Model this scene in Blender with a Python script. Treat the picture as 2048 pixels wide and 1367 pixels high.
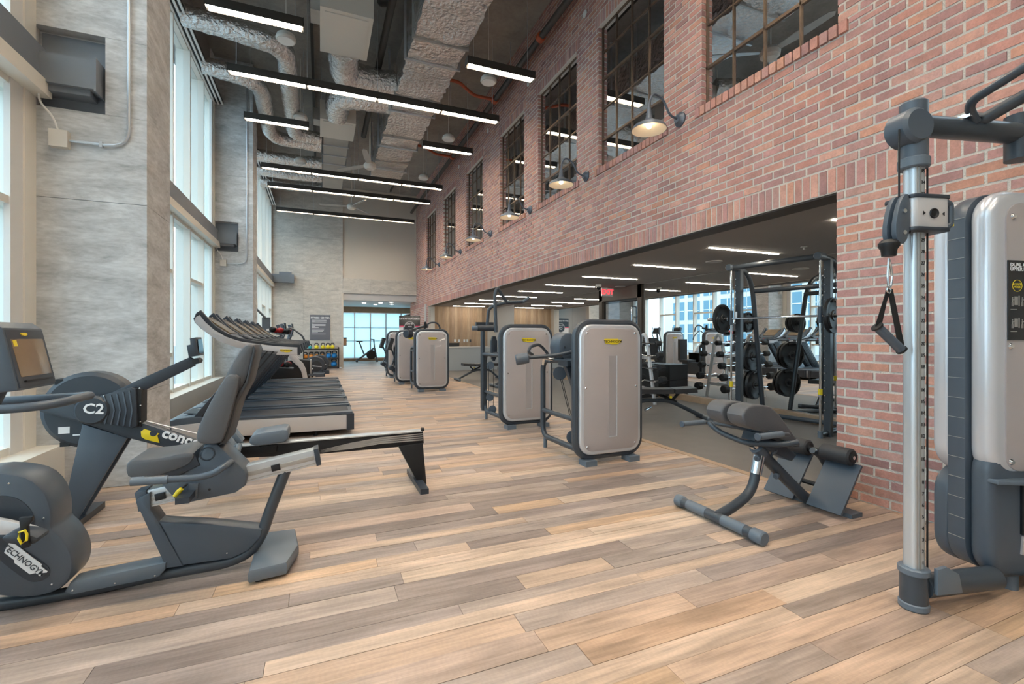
import bpy, bmesh, math, random
from mathutils import Vector, Matrix
random.seed(7)
for _o in list(bpy.data.objects): bpy.data.objects.remove(_o)
SC = bpy.context.scene
COL = SC.collection
# ------------------------------------------------------------------ camera
FPX, CX, HZ, H = 925.0, 1024.0, 672.0, 1.30
YAW = math.atan(384 / FPX); SA, CA = math.sin(YAW), math.cos(YAW)
cam_d = bpy.data.cameras.new('camera'); cam = bpy.data.objects.new('camera', cam_d); COL.objects.link(cam)
cam.location = (0, 0, H); cam.rotation_euler = (math.pi/2, 0, -YAW)
cam_d.sensor_width = 36; cam_d.lens = FPX/2048*36; cam_d.shift_y = -(683.5-HZ)/2048
cam_d.clip_end = 200; cam_d.clip_start = .05
SC.camera = cam
# ------------------------------------------------------------------ world / exposure
W = bpy.data.worlds.new('world'); SC.world = W; W.use_nodes = True
_n = W.node_tree.nodes; _bg = _n['Background']
_bg.inputs['Color'].default_value = (.66, .86, 1.0, 1); _bg.inputs['Strength'].default_value = 1.9
SC.view_settings.view_transform = 'Standard'; SC.view_settings.look = 'None'
SC.view_settings.exposure = 0.9; SC.view_settings.gamma = 1.0
LAMP = 40.0          # strength of the linear room lamps
STRIP = 36.0         # strength of the recessed strips
# ------------------------------------------------------------------ photo pixel -> ray (distance always from a surface of the place)
def ray(px, py):
    u = (px-CX)/FPX
    return Vector((SA+u*CA, CA-u*SA, (HZ-py)/FPX))
def onY(px, py, Y):
    r = ray(px, py); t = Y/r.y; return Vector((r.x*t, Y, H+r.z*t))
def onX(px, py, X):
    r = ray(px, py); t = X/r.x; return Vector((X, r.y*t, H+r.z*t))
def onZ(px, py, Z):
    r = ray(px, py); t = (Z-H)/r.z; return Vector((r.x*t, r.y*t, Z))
def xz(pts, Y):
    return [(onY(a, b, Y).x, onY(a, b, Y).z) for a, b in pts]
def project(p):
    F = p[0]*SA+p[1]*CA; R = p[0]*CA-p[1]*SA
    if F <= .05: return None
    return (CX+FPX*R/F, HZ-FPX*(p[2]-H)/F, F)
# ------------------------------------------------------------------ materials
def lin(r, g, b):
    f = lambda c: (c/255/12.92) if c/255 <= .04045 else ((c/255+.055)/1.055)**2.4
    return (f(r), f(g), f(b), 1)
M = {}
def mat(name, col, rough=.5, metal=0., noise=0., nscale=8., bump=0., bscale=40., emis=None, estr=0., spec=.5, coat=0.):
    m = bpy.data.materials.new(name); m.use_nodes = True; nt = m.node_tree; b = nt.nodes['Principled BSDF']
    b.inputs['Base Color'].default_value = col; b.inputs['Roughness'].default_value = rough
    b.inputs['Metallic'].default_value = metal; b.inputs['Specular IOR Level'].default_value = spec
    b.inputs['Coat Weight'].default_value = coat
    if emis: b.inputs['Emission Color'].default_value = emis; b.inputs['Emission Strength'].default_value = estr
    if noise > 0:
        tc = nt.nodes.new('ShaderNodeTexCoord'); n = nt.nodes.new('ShaderNodeTexNoise')
        n.inputs['Scale'].default_value = nscale; n.inputs['Detail'].default_value = 6
        mx = nt.nodes.new('ShaderNodeMix'); mx.data_type = 'RGBA'; mx.blend_type = 'MULTIPLY'
        cr = nt.nodes.new('ShaderNodeMapRange'); cr.inputs['To Min'].default_value = 1-noise; cr.inputs['To Max'].default_value = 1+noise*.5
        nt.links.new(tc.outputs['Object'], n.inputs['Vector']); nt.links.new(n.outputs['Fac'], cr.inputs['Value'])
        mx.inputs['Factor'].default_value = 1; mx.inputs['A'].default_value = col
        nt.links.new(cr.outputs['Result'], mx.inputs['B']); nt.links.new(mx.outputs['Result'], b.inputs['Base Color'])
    if bump > 0:
        tc = nt.nodes.new('ShaderNodeTexCoord'); n = nt.nodes.new('ShaderNodeTexNoise')
        n.inputs['Scale'].default_value = bscale; n.inputs['Detail'].default_value = 8
        bp = nt.nodes.new('ShaderNodeBump'); bp.inputs['Strength'].default_value = bump; bp.inputs['Distance'].default_value = .05 if name == 'foil' else .02
        nt.links.new(tc.outputs['Object'], n.inputs['Vector']); nt.links.new(n.outputs['Fac'], bp.inputs['Height'])
        nt.links.new(bp.outputs['Normal'], b.inputs['Normal'])
    M[name] = m; return m
def tint_mat(name, rough, bump, kind):
    """colour per piece from the 'tint' attribute, with grain on top"""
    m = bpy.data.materials.new(name); m.use_nodes = True; nt = m.node_tree; b = nt.nodes['Principled BSDF']
    L = nt.links.new
    at = nt.nodes.new('ShaderNodeAttribute'); at.attribute_name = 'tint'
    geo = nt.nodes.new('ShaderNodeNewGeometry')
    mp = nt.nodes.new('ShaderNodeMapping')
    off = nt.nodes.new('ShaderNodeVectorMath'); off.operation = 'MULTIPLY_ADD'; off.inputs[1].default_value = (37, 53, 29)
    L(at.outputs['Color'], off.inputs[0]); L(geo.outputs['Position'], off.inputs[2]); L(off.outputs[0], mp.inputs['Vector'])
    n1 = nt.nodes.new('ShaderNodeTexNoise'); n1.inputs['Detail'].default_value = 8; n1.inputs['Roughness'].default_value = .65
    n2 = nt.nodes.new('ShaderNodeTexNoise'); n2.inputs['Detail'].default_value = 4
    L(mp.outputs['Vector'], n1.inputs['Vector']); mp2 = nt.nodes.new('ShaderNodeMapping'); L(off.outputs[0], mp2.inputs['Vector']); L(mp2.outputs['Vector'], n2.inputs['Vector'])
    if kind == 'wood':
        mp.inputs['Scale'].default_value = (2.2, 38, 10); n1.inputs['Scale'].default_value = 1.2; n2.inputs['Scale'].default_value = 1.6
        mp2.inputs['Scale'].default_value = (1.3, 7, 1); n1.inputs['Distortion'].default_value = .5
        lo, hi, l2, h2 = .68, 1.24, .60, 1.18
    elif kind == 'panel':
        mp.inputs['Scale'].default_value = (30, 30, 1.6); n1.inputs['Scale'].default_value = 1.5; n2.inputs['Scale'].default_value = 2
        lo, hi, l2, h2 = .72, 1.25, .9, 1.1
    else:
        mp.inputs['Scale'].default_value = (1, 1, 1); n1.inputs['Scale'].default_value = 60; n2.inputs['Scale'].default_value = 12
        lo, hi, l2, h2 = .82, 1.18, .85, 1.15
    def rng(n, a, c):
        r = nt.nodes.new('ShaderNodeMapRange'); r.inputs['From Min'].default_value = .25; r.inputs['From Max'].default_value = .75
        r.inputs['To Min'].default_value = a; r.inputs['To Max'].default_value = c; L(n.outputs['Fac'], r.inputs['Value']); return r
    r1, r2 = rng(n1, lo, hi), rng(n2, l2, h2)
    mu = nt.nodes.new('ShaderNodeMath'); mu.operation = 'MULTIPLY'; L(r1.outputs['Result'], mu.inputs[0]); L(r2.outputs['Result'], mu.inputs[1])
    last = mu
    if kind == 'wood':                      # circular saw marks across the board
        wv = nt.nodes.new('ShaderNodeTexWave'); wv.inputs['Scale'].default_value = 12; wv.inputs['Distortion'].default_value = 14
        wv.inputs['Detail'].default_value = 2; wv.bands_direction = 'X'; L(geo.outputs['Position'], wv.inputs['Vector'])
        r3 = nt.nodes.new('ShaderNodeMapRange'); r3.inputs['To Min'].default_value = .97; r3.inputs['To Max'].default_value = 1.02
        L(wv.outputs['Fac'], r3.inputs['Value'])
        m3 = nt.nodes.new('ShaderNodeMath'); m3.operation = 'MULTIPLY'; L(mu.outputs[0], m3.inputs[0]); L(r3.outputs['Result'], m3.inputs[1]); last = m3
    mx = nt.nodes.new('ShaderNodeMix'); mx.data_type = 'RGBA'; mx.blend_type = 'MULTIPLY'; mx.inputs['Factor'].default_value = 1
    L(at.outputs['Color'], mx.inputs['A']); L(last.outputs[0], mx.inputs['B']); L(mx.outputs['Result'], b.inputs['Base Color'])
    bp = nt.nodes.new('ShaderNodeBump'); bp.inputs['Strength'].default_value = bump; bp.inputs['Distance'].default_value = .004
    L(n1.outputs['Fac'], bp.inputs['Height']); L(bp.outputs['Normal'], b.inputs['Normal'])
    b.inputs['Roughness'].default_value = rough
    M[name] = m; return m
def concrete_mat(name, col, contrast=.25):
    m = bpy.data.materials.new(name); m.use_nodes = True; nt = m.node_tree; b = nt.nodes['Principled BSDF']; L = nt.links.new
    geo = nt.nodes.new('ShaderNodeNewGeometry'); mp = nt.nodes.new('ShaderNodeMapping'); L(geo.outputs['Position'], mp.inputs['Vector'])
    mp.inputs['Scale'].default_value = (1, 1, 3.2)
    n1 = nt.nodes.new('ShaderNodeTexNoise'); n1.inputs['Scale'].default_value = 2.2; n1.inputs['Detail'].default_value = 9; n1.inputs['Roughness'].default_value = .7; n1.inputs['Distortion'].default_value = .6
    n2 = nt.nodes.new('ShaderNodeTexNoise'); n2.inputs['Scale'].default_value = 14; n2.inputs['Detail'].default_value = 6
    L(mp.outputs['Vector'], n1.inputs['Vector']); L(mp.outputs['Vector'], n2.inputs['Vector'])
    ad = nt.nodes.new('ShaderNodeMath'); ad.operation = 'MULTIPLY_ADD'; ad.inputs[1].default_value = .4
    L(n2.outputs['Fac'], ad.inputs[0]); L(n1.outputs['Fac'], ad.inputs[2])
    r = nt.nodes.new('ShaderNodeMapRange'); r.inputs['From Min'].default_value = .45; r.inputs['From Max'].default_value = .95
    r.inputs['To Min'].default_value = 1-contrast; r.inputs['To Max'].default_value = 1+contrast*.8; L(ad.outputs[0], r.inputs['Value'])
    mx = nt.nodes.new('ShaderNodeMix'); mx.data_type = 'RGBA'; mx.blend_type = 'MULTIPLY'; mx.inputs['Factor'].default_value = 1
    mx.inputs['A'].default_value = col; L(r.outputs['Result'], mx.inputs['B']); L(mx.outputs['Result'], b.inputs['Base Color'])
    bp = nt.nodes.new('ShaderNodeBump'); bp.inputs['Strength'].default_value = .35; bp.inputs['Distance'].default_value = .01
    L(ad.outputs[0], bp.inputs['Height']); L(bp.outputs['Normal'], b.inputs['Normal']); b.inputs['Roughness'].default_value = .72
    M[name] = m; return m
def glass_mat(name, tint, refl, rough=0.):
    m = bpy.data.materials.new(name); m.use_nodes = True; nt = m.node_tree; nt.nodes.clear(); L = nt.links.new
    out = nt.nodes.new('ShaderNodeOutputMaterial'); t = nt.nodes.new('ShaderNodeBsdfTransparent'); g = nt.nodes.new('ShaderNodeBsdfGlossy')
    t.inputs['Color'].default_value = tint; g.inputs['Roughness'].default_value = rough; g.inputs['Color'].default_value = (.95, .97, 1, 1)
    mx = nt.nodes.new('ShaderNodeMixShader'); lw = nt.nodes.new('ShaderNodeLayerWeight'); lw.inputs['Blend'].default_value = .5
    pw = nt.nodes.new('ShaderNodeMath'); pw.operation = 'POWER'; pw.inputs[1].default_value = 5; L(lw.outputs['Facing'], pw.inputs[0])
    fr = nt.nodes.new('ShaderNodeMath'); fr.operation = 'MULTIPLY'; fr.inputs[1].default_value = .4; L(pw.outputs[0], fr.inputs[0])
    ad = nt.nodes.new('ShaderNodeMath'); ad.operation = 'ADD'; ad.use_clamp = True; ad.inputs[1].default_value = refl
    L(fr.outputs[0], ad.inputs[0]); L(ad.outputs[0], mx.inputs[0]); L(t.outputs[0], mx.inputs[1]); L(g.outputs[0], mx.inputs[2]); L(mx.outputs[0], out.inputs[0])
    M[name] = m; return m
def frost_mat(name, col):
    m = bpy.data.materials.new(name); m.use_nodes = True; nt = m.node_tree; nt.nodes.clear(); L = nt.links.new
    out = nt.nodes.new('ShaderNodeOutputMaterial'); t = nt.nodes.new('ShaderNodeBsdfTranslucent'); g = nt.nodes.new('ShaderNodeBsdfGlossy'); mx = nt.nodes.new('ShaderNodeMixShader')
    t.inputs['Color'].default_value = col; g.inputs['Roughness'].default_value = .15; mx.inputs[0].default_value = .08
    L(t.outputs[0], mx.inputs[1]); L(g.outputs[0], mx.inputs[2]); L(mx.outputs[0], out.inputs[0]); M[name] = m
frost_mat('frosted_glass', lin(206, 226, 230))
tint_mat('plank', .42, .5, 'wood'); tint_mat('brick', .8, .9, 'brick'); tint_mat('panel_wood', .5, .3, 'panel')
mat('mortar', lin(214, 206, 196), .9, bump=.6, bscale=120)
mat('subfloor', lin(60, 48, 40), .9)
mat('rubber_floor', lin(112, 106, 102), .6, noise=.15, nscale=5)
mat('trim_wood', lin(176, 146, 118), .5, noise=.3, nscale=6)
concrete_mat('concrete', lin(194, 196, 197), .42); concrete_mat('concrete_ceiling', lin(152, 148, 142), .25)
concrete_mat('concrete_far', lin(196, 191, 183), .3)
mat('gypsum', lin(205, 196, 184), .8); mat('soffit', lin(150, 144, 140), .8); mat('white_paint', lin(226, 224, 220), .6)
mat('grey_wall', lin(190, 188, 186), .8); mat('steel_beam', lin(120, 126, 134), .5, noise=.15, nscale=4)
mat('window_frame', lin(230, 225, 214), .45); mat('dark_frame', lin(64, 54, 46), .5)
mat('rust_steel', lin(112, 92, 76), .5, metal=.5, noise=.4, nscale=30)
glass_mat('glass', (.93, .97, .98, 1), .02); glass_mat('dark_glass', (.25, .28, .30, 1), .34); glass_mat('reflective_glass', (.3, .33, .35, 1), .72)
mat('mirror', (.86, .88, .88, 1), .0, metal=1.)
mat('foil', lin(232, 228, 224), .2, metal=.95, noise=.12, nscale=14, bump=1.0, bscale=16)
mat('sheet_metal', lin(178, 176, 172), .38, metal=.6, noise=.15, nscale=5); mat('vav_white', lin(206, 200, 190), .6)
mat('black_metal', lin(44, 42, 40), .45); mat('pipe_dark', lin(70, 66, 64), .5); mat('pipe_orange', lin(176, 84, 52), .5)
mat('galvanised', lin(200, 204, 208), .35, metal=.7)
mat('graphite', lin(76, 85, 95), .36); mat('graphite_dark', lin(52, 58, 66), .4); mat('slate', lin(98, 108, 118), .42)
mat('frame_tube', lin(62, 68, 75), .34); mat('silver', lin(206, 204, 204), .3, metal=.25); mat('silver_bevel', lin(212, 214, 218), .25, metal=.4)
mat('panel_face', lin(172, 164, 162), .22, noise=.06, nscale=3, coat=.4); mat('panel_slot', lin(160, 154, 153), .4)
mat('alu', lin(205, 210, 214), .28, metal=.6); mat('chrome', lin(225, 226, 228), .12, metal=1.)
mat('rubber', lin(42, 42, 44), .7); mat('upholstery', lin(84, 85, 88), .48, bump=.08, bscale=200); mat('upholstery_dark', lin(52, 52, 54), .5)
mat('belt', lin(58, 58, 62), .7, noise=.1, nscale=60); mat('yellow', lin(232, 206, 36), .45); mat('white', lin(235, 235, 235), .5)
mat('black', lin(22, 22, 24), .5); mat('red', lin(190, 40, 42), .45); mat('screen', lin(132, 112, 88), .18, noise=.25, nscale=5)
mat('screen_dark', lin(30, 32, 36), .15); mat('teal', lin(60, 170, 180), .45); mat('orange', lin(236, 150, 60), .45)
mat('blue', lin(32, 130, 200), .45); mat('kettle_yellow', lin(230, 210, 40), .45); mat('sign_grey', lin(108, 108, 116), .5)
mat('ink', lin(30, 30, 34), .5); mat('text_grey', lin(70, 74, 80), .5); mat('pink', lin(220, 70, 110), .5); mat('plate_black', lin(34, 34, 36), .42)
mat('lamp_warm', (1, .86, .66, 1), .5, emis=(1, .92, .80, 1), estr=LAMP)
mat('strip_warm', (1, .9, .75, 1), .5, emis=(1, .9, .74, 1), estr=STRIP)
mat('bulb', (1, .85, .6, 1), .5, emis=(1, .82, .55, 1), estr=9); mat('exit_red', lin(230, 70, 80), .5, emis=lin(240, 70, 80), estr=.8)
mat('shade_metal', lin(96, 104, 116), .45, metal=.4); mat('shade_inner', lin(226, 216, 200), .5)
mat('lamp_housing', lin(58, 52, 46), .5); mat('louvre', lin(240, 225, 200), .4)
mat('building', lin(222, 228, 230), .7); mat('frost', lin(190, 226, 232), .6); mat('building_glass', lin(96, 140, 160), .2); mat('road', lin(150, 150, 150), .9)
mat('booth', lin(168, 172, 174), .6)
# ------------------------------------------------------------------ mesh builder
class B:
    def __init__(s): s.b = bmesh.new()
    def _bev(s, verts, bev, seg=2, ang=.5):
        if bev <= 0: return
        es = set()
        for v in verts:
            for e in v.link_edges:
                if len(e.link_faces) == 2 and e.calc_face_angle(0) > ang: es.add(e)
        bmesh.ops.bevel(s.b, geom=list(es), offset=bev, segments=seg, affect='EDGES', profile=.5, clamp_overlap=True)
    def box(s, c, d, bev=0., rot=None):
        hx, hy, hz = d[0]/2, d[1]/2, d[2]/2; c = Vector(c)
        vs = []
        for x in (-hx, hx):
            for y in (-hy, hy):
                for z in (-hz, hz):
                    p = Vector((x, y, z))
                    if rot: p = rot @ p
                    vs.append(s.b.verts.new(c+p))
        for f in ((0, 1, 3, 2), (4, 6, 7, 5), (0, 4, 5, 1), (2, 3, 7, 6), (0, 2, 6, 4), (1, 5, 7, 3)):
            s.b.faces.new([vs[i] for i in f])
        s._bev(vs, bev); return s
    def bb(s, x0, x1, y0, y1, z0, z1, bev=0.):
        return s.box(((x0+x1)/2, (y0+y1)/2, (z0+z1)/2), (abs(x1-x0), abs(y1-y0), abs(z1-z0)), bev)
    def prism(s, poly, a0, a1, axis='y', bev=0., seg=2):
        def mk(p, a): return {'y': (p[0], a, p[1]), 'x': (a, p[0], p[1]), 'z': (p[0], p[1], a)}[axis]
        v0 = [s.b.verts.new(mk(p, a0)) for p in poly]; v1 = [s.b.verts.new(mk(p, a1)) for p in poly]
        n = len(poly)
        f0 = s.b.faces.new(v0[::-1]); f1 = s.b.faces.new(v1)
        for i in range(n): s.b.faces.new((v0[i], v0[(i+1) % n], v1[(i+1) % n], v1[i]))
        bmesh.ops.recalc_face_normals(s.b, faces=[f for f in s.b.faces])
        if bev > 0:
            es = list(f0.edges)+list(f1.edges)
            bmesh.ops.bevel(s.b, geom=es, offset=bev, segments=seg, affect='EDGES', profile=.5, clamp_overlap=True)
        return s
    def tube(s, pts, r, seg=10, fil=0., closed=False, caps=True, jit=0.):
        P = [Vector(p) for p in pts]
        if fil > 0 and len(P) > 2:
            Q = []
            rng = range(len(P)) if closed else range(1, len(P)-1)
            if not closed: Q.append(P[0])
            for i in rng:
                a, b, c = P[i-1], P[i], P[(i+1) % len(P)]
                f = min(fil, (a-b).length*.49, (c-b).length*.49)
                p, q = b+(a-b).normalized()*f, b+(c-b).normalized()*f
                for k in range(6):
                    t = k/5; Q.append((1-t)**2*p+2*t*(1-t)*b+t*t*q)
            if not closed: Q.append(P[-1])
            P = Q
        rings = []; up = None; n = len(P)
        for i in range(n):
            if closed: d = (P[(i+1) % n]-P[i-1]).normalized()
            else: d = (P[min(i+1, n-1)]-P[max(i-1, 0)]).normalized()
            if up is None:
                up = Vector((0, 0, 1)) if abs(d.z) < .9 else Vector((1, 0, 0))
            x = d.cross(up)
            if x.length < 1e-4: x = d.cross(Vector((1, .2, 0)))
            x.normalize(); y = x.cross(d).normalized(); up = y
            rr = r[i] if isinstance(r, (list, tuple)) and len(r) == n else (r if not isinstance(r, (list, tuple)) else r[0])
            rings.append([s.b.verts.new(P[i]+(x*math.cos(2*math.pi*k/seg)+y*math.sin(2*math.pi*k/seg))*(rr*(1+random.uniform(-jit, jit)))) for k in range(seg)])
        m = n if closed else n-1
        for i in range(m):
            A, C = rings[i], rings[(i+1) % n]
            for k in range(seg): s.b.faces.new((A[k], A[(k+1) % seg], C[(k+1) % seg], C[k]))
        if caps and not closed:
            s.b.faces.new(rings[0][::-1]); s.b.faces.new(rings[-1])
        return s
    def cyl(s, p0, p1, r, seg=16, r2=None, bev=0.):
        p0, p1 = Vector(p0), Vector(p1); d = (p1-p0).normalized()
        if bev > 0:
            L = (p1-p0).length
            return s.lathe([(0, 0), (r-bev, 0), (r, bev), (r, L-bev), (r-bev, L), (0, L)], p0, d, seg)
        return s.lathe([(0, 0), (r, 0), (r if r2 is None else r2, (p1-p0).length), (0, (p1-p0).length)], p0, d, seg)
    def lathe(s, prof, c, axis=(0, 0, 1), seg=16):
        c = Vector(c); a = Vector(axis).normalized(); t = Vector((1, 0, 0)) if abs(a.x) < .9 else Vector((0, 1, 0))
        x = t.cross(a).normalized(); y = a.cross(x); rings = []
        for r, z in prof:
            if r < 1e-6: rings.append([s.b.verts.new(c+a*z)])
            else: rings.append([s.b.verts.new(c+a*z+(x*math.cos(2*math.pi*k/seg)+y*math.sin(2*math.pi*k/seg))*r) for k in range(seg)])
        for A, C in zip(rings, rings[1:]):
            for k in range(seg):
                k2 = (k+1) % seg
                if len(A) == 1 and len(C) == 1: continue
                if len(A) == 1: s.b.faces.new((A[0], C[k], C[k2]))
                elif len(C) == 1: s.b.faces.new((A[k], A[k2], C[0]))
                else: s.b.faces.new((A[k], A[k2], C[k2], C[k]))
        return s
    def ball(s, c, r, sc=(1, 1, 1), seg=12, rings=8):
        prof = [(r*math.sin(math.pi*i/rings), -r*math.cos(math.pi*i/rings)) for i in range(rings+1)]
        prof[0] = (0, -r); prof[-1] = (0, r); n0 = len(s.b.verts); s.b.verts.ensure_lookup_table()
        s.lathe(prof, (0, 0, 0), (0, 0, 1), seg); s.b.verts.ensure_lookup_table()
        for v in s.b.verts[n0:]: v.co = Vector(c)+Vector((v.co.x*sc[0], v.co.y*sc[1], v.co.z*sc[2]))
        return s
    def xf(s, mtx):
        for v in s.b.verts: v.co = mtx @ v.co
        return s
    def mesh(s, name, inv=None, smooth=35):
        if inv is not None:
            for v in s.b.verts: v.co = inv @ v.co
        bmesh.ops.recalc_face_normals(s.b, faces=s.b.faces[:])
        me = bpy.data.meshes.new(name); s.b.to_mesh(me); s.b.free()
        if smooth:
            me.polygons.foreach_set('use_smooth', [True]*len(me.polygons)); me.set_sharp_from_angle(angle=math.radians(smooth))
        return me
def rrect(x0, x1, z0, z1, r, n=6):
    out = []
    for cx, cz, a0 in ((x1-r, z0+r, -90), (x1-r, z1-r, 0), (x0+r, z1-r, 90), (x0+r, z0+r, 180)):
        for k in range(n+1):
            a = math.radians(a0+90*k/n); out.append((cx+r*math.cos(a), cz+r*math.sin(a)))
    return out
def smoothpoly(pts, it=2):
    for _ in range(it):
        q = []
        for i in range(len(pts)):
            a, b = pts[i], pts[(i+1) % len(pts)]
            q += [(a[0]*.75+b[0]*.25, a[1]*.75+b[1]*.25), (a[0]*.25+b[0]*.75, a[1]*.25+b[1]*.75)]
        pts = q
    return pts
def thing(name, label, cat, loc=(0, 0, 0), rz=0., group=None):
    o = bpy.data.objects.new(name, None); COL.objects.link(o); o.location = loc; o.rotation_euler = (0, 0, rz)
    o.empty_display_size = .1; o['label'] = label; o['category'] = cat
    if group: o['group'] = group
    return o
def inv_of(t): return (Matrix.Translation(t.location) @ Matrix.Rotation(t.rotation_euler.z, 4, 'Z')).inverted()
def root_of(o):
    while o.parent: o = o.parent
    return o
def part(par, name, b, m, smooth=35, label=None, local=False):
    """b is in world coordinates unless local; becomes a child of par (thing or part)"""
    me = b.mesh(name, None if local else inv_of(root_of(par)), smooth); me.materials.append(M[m])
    o = bpy.data.objects.new(name, me); COL.objects.link(o); o.parent = par
    if label: o['label'] = label
    return o
def single(name, b, m, label, cat, base=(0, 0, 0), group=None, smooth=35):
    me = b.mesh(name, Matrix.Translation(Vector(base)).inverted(), smooth); me.materials.append(M[m])
    o = bpy.data.objects.new(name, me); COL.objects.link(o); o.location = base; o['label'] = label; o['category'] = cat
    if group: o['group'] = group
    return o
def struct(name, b, m, parent=None, smooth=35):
    me = b.mesh(name, None, smooth); me.materials.append(M[m])
    o = bpy.data.objects.new(name, me); COL.objects.link(o)
    if parent: o.parent = parent
    else: o['kind'] = 'structure'
    return o
def copy_tree(root, loc, rz=None, label=None, group=None):
    def cp(o, par):
        c = o.copy(); COL.objects.link(c)
        if par: c.parent = par
        for ch in list(o.children): cp(ch, c)
        return c
    r = cp(root, None); r.location = loc
    if rz is not None: r.rotation_euler = (0, 0, rz)
    if label: r['label'] = label
    if group: r['group'] = group
    return r
def text(par, s, pos, right, up, size, m, name='lettering', depth=.002, align='CENTER', bold=0., sx=1.):
    """flat lettering in world space: reads along 'right', stands along 'up'"""
    cu = bpy.data.curves.new('t', 'FONT'); cu.body = s; cu.size = size; cu.align_x = align; cu.align_y = 'CENTER'
    cu.extrude = depth; cu.offset = bold; cu.resolution_u = 2
    to = bpy.data.objects.new('t', cu); COL.objects.link(to)
    dg = bpy.context.evaluated_depsgraph_get(); me = bpy.data.meshes.new_from_object(to.evaluated_get(dg))
    bpy.data.objects.remove(to); bpy.data.curves.remove(cu)
    r = Vector(right).normalized(); u = Vector(up).normalized(); n = r.cross(u).normalized(); u = n.cross(r)
    mt = Matrix.Translation(Vector(pos)) @ Matrix(((r.x, u.x, n.x, 0), (r.y, u.y, n.y, 0), (r.z, u.z, n.z, 0), (0, 0, 0, 1))) @ Matrix.Diagonal((sx, 1, 1, 1))
    me.transform(inv_of(root_of(par)) @ mt if par else mt); me.materials.clear(); me.materials.append(M[m]); me.name = name
    o = bpy.data.objects.new(name, me); COL.objects.link(o)
    if par: o.parent = par
    return o
def badge(par, pos, right, up, w, m='yellow', ink='ink', txt=True):
    """yellow stepped name plate with lettering"""
    r = Vector(right).normalized(); u = Vector(up).normalized(); n = r.cross(u)
    h = w*.27
    pl = [(-.5, .35), (-.46, .5), (.3, .5), (.32, .36), (.5, .36), (.5, -.2), (.36, -.2), (.3, -.5), (-.1, -.5), (-.14, -.36), (-.4, -.36), (-.46, 0)]
    b = B(); v0 = []; v1 = []
    for x, y in pl:
        p = Vector(pos)+r*(x*w)+u*(y*h); v0.append(b.b.verts.new(p)); v1.append(b.b.verts.new(p+n*.004))
    k = len(pl); b.b.faces.new(v0[::-1]); b.b.faces.new(v1)
    for i in range(k): b.b.faces.new((v0[i], v0[(i+1) % k], v1[(i+1) % k], v1[i]))
    o = part(par, 'badge', b, m)
    if txt: text(o, 'TECHNOGYM', Vector(pos)+n*.005, r, u, w*.165, ink, bold=.0005, depth=.0006)
    return o
# ================================================================== STRUCTURE
XW = 3.94           # face of the brick wall
CEIL = 7.5; YF = 20.5
def tinted(name, boxes, m, parent, stuff=False):
    b = B(); cols = []
    for (x0, x1, y0, y1, z0, z1, c) in boxes:
        b.bb(x0, x1, y0, y1, z0, z1); cols += [c]*8
    me = b.mesh(name, None, 0); me.materials.append(M[m])
    ca = me.attributes.new('tint', 'FLOAT_COLOR', 'POINT')
    ca.data.foreach_set('color', [v for c in cols for v in c])
    o = bpy.data.objects.new(name, me); COL.objects.link(o); o.parent = parent
    if stuff: o['kind'] = 'stuff'
    return o
def score(x, y, z, w, h):
    p = project((x, y, z))
    if not p or not (-30 < p[0] < 2078 and -30 < p[1] < 1397): return 0
    return w*h/p[2]**2
def split(boxes, keyf, n=300):
    sc = sorted(range(len(boxes)), key=lambda i: -keyf(boxes[i]))
    top = set(sc[:n]); return [boxes[i] for i in sc[:n]], [boxes[i] for i in range(len(boxes)) if i not in top]
# ---- wooden floor: boards run along X
floor = struct('floor', B().bb(-2.4, 3.7, -4, 20.6, -.06, -.022).bb(3.7, 3.96, -4, 2.4, -.06, -.022).bb(3.7, 3.96, 18.2, 20.6, -.06, -.022).bb(.88, 5.2, 20.6, 26, -.06, -.022), 'subfloor')
PAL = [lin(*c) for c in ((200, 174, 152), (192, 164, 142), (182, 158, 142), (168, 152, 142), (156, 140, 132), (200, 168, 138), (190, 158, 132), (176, 158, 146), (204, 180, 158), (164, 146, 134), (194, 170, 150), (146, 130, 122))]
boards = []; y = -4.0
while y < 25.9:
    w = random.choice((.09, .11, .125, .14, .15)); x = -2.3+random.uniform(-.9, 0); xe = 3.70 if 2.4 < y+w/2 < 18.2 else 3.95; xs = -2.3
    if y+w > 20.5: xs = .9; x = .9-random.uniform(0, .8); xe = 5.1
    while x < xe:
        l = random.choice((.55, .8, 1.1, 1.4, 1.8, 2.3)); c = random.choice(PAL); k = random.uniform(.88, 1.1)
        a, e = max(x, xs), min(x+l, xe)
        if e-a > .03: boards.append((a+.001, e-.001, y+.001, y+w-.001, -.022, random.uniform(-.0015, .0005), (c[0]*k, c[1]*k, c[2]*k, 1)))
        x += l
    y += w
bt, br = split(boards, lambda q: score((q[0]+q[1])/2, (q[2]+q[3])/2, 0, q[1]-q[0], (q[3]-q[2])*1.3/math.hypot(1, q[2]+.01)))
for q in bt: tinted('plank', [q], 'plank', floor)
tinted('planks_far', br, 'plank', floor, True)
struct('trim_1', B().bb(3.70, 3.78, 2.4, 18.2, -.06, .003), 'trim_wood')
struct('floor_rubber', B().bb(3.78, 6.9, 2.4, 18.2, -.06, 0).bb(3.96, 6.9, .3, 2.4, -.06, 0).bb(3.96, 6.9, 18.2, 18.4, -.06, 0).bb(3.96, 5.6, -4, .3, -.06, 0), 'rubber_floor')
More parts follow.
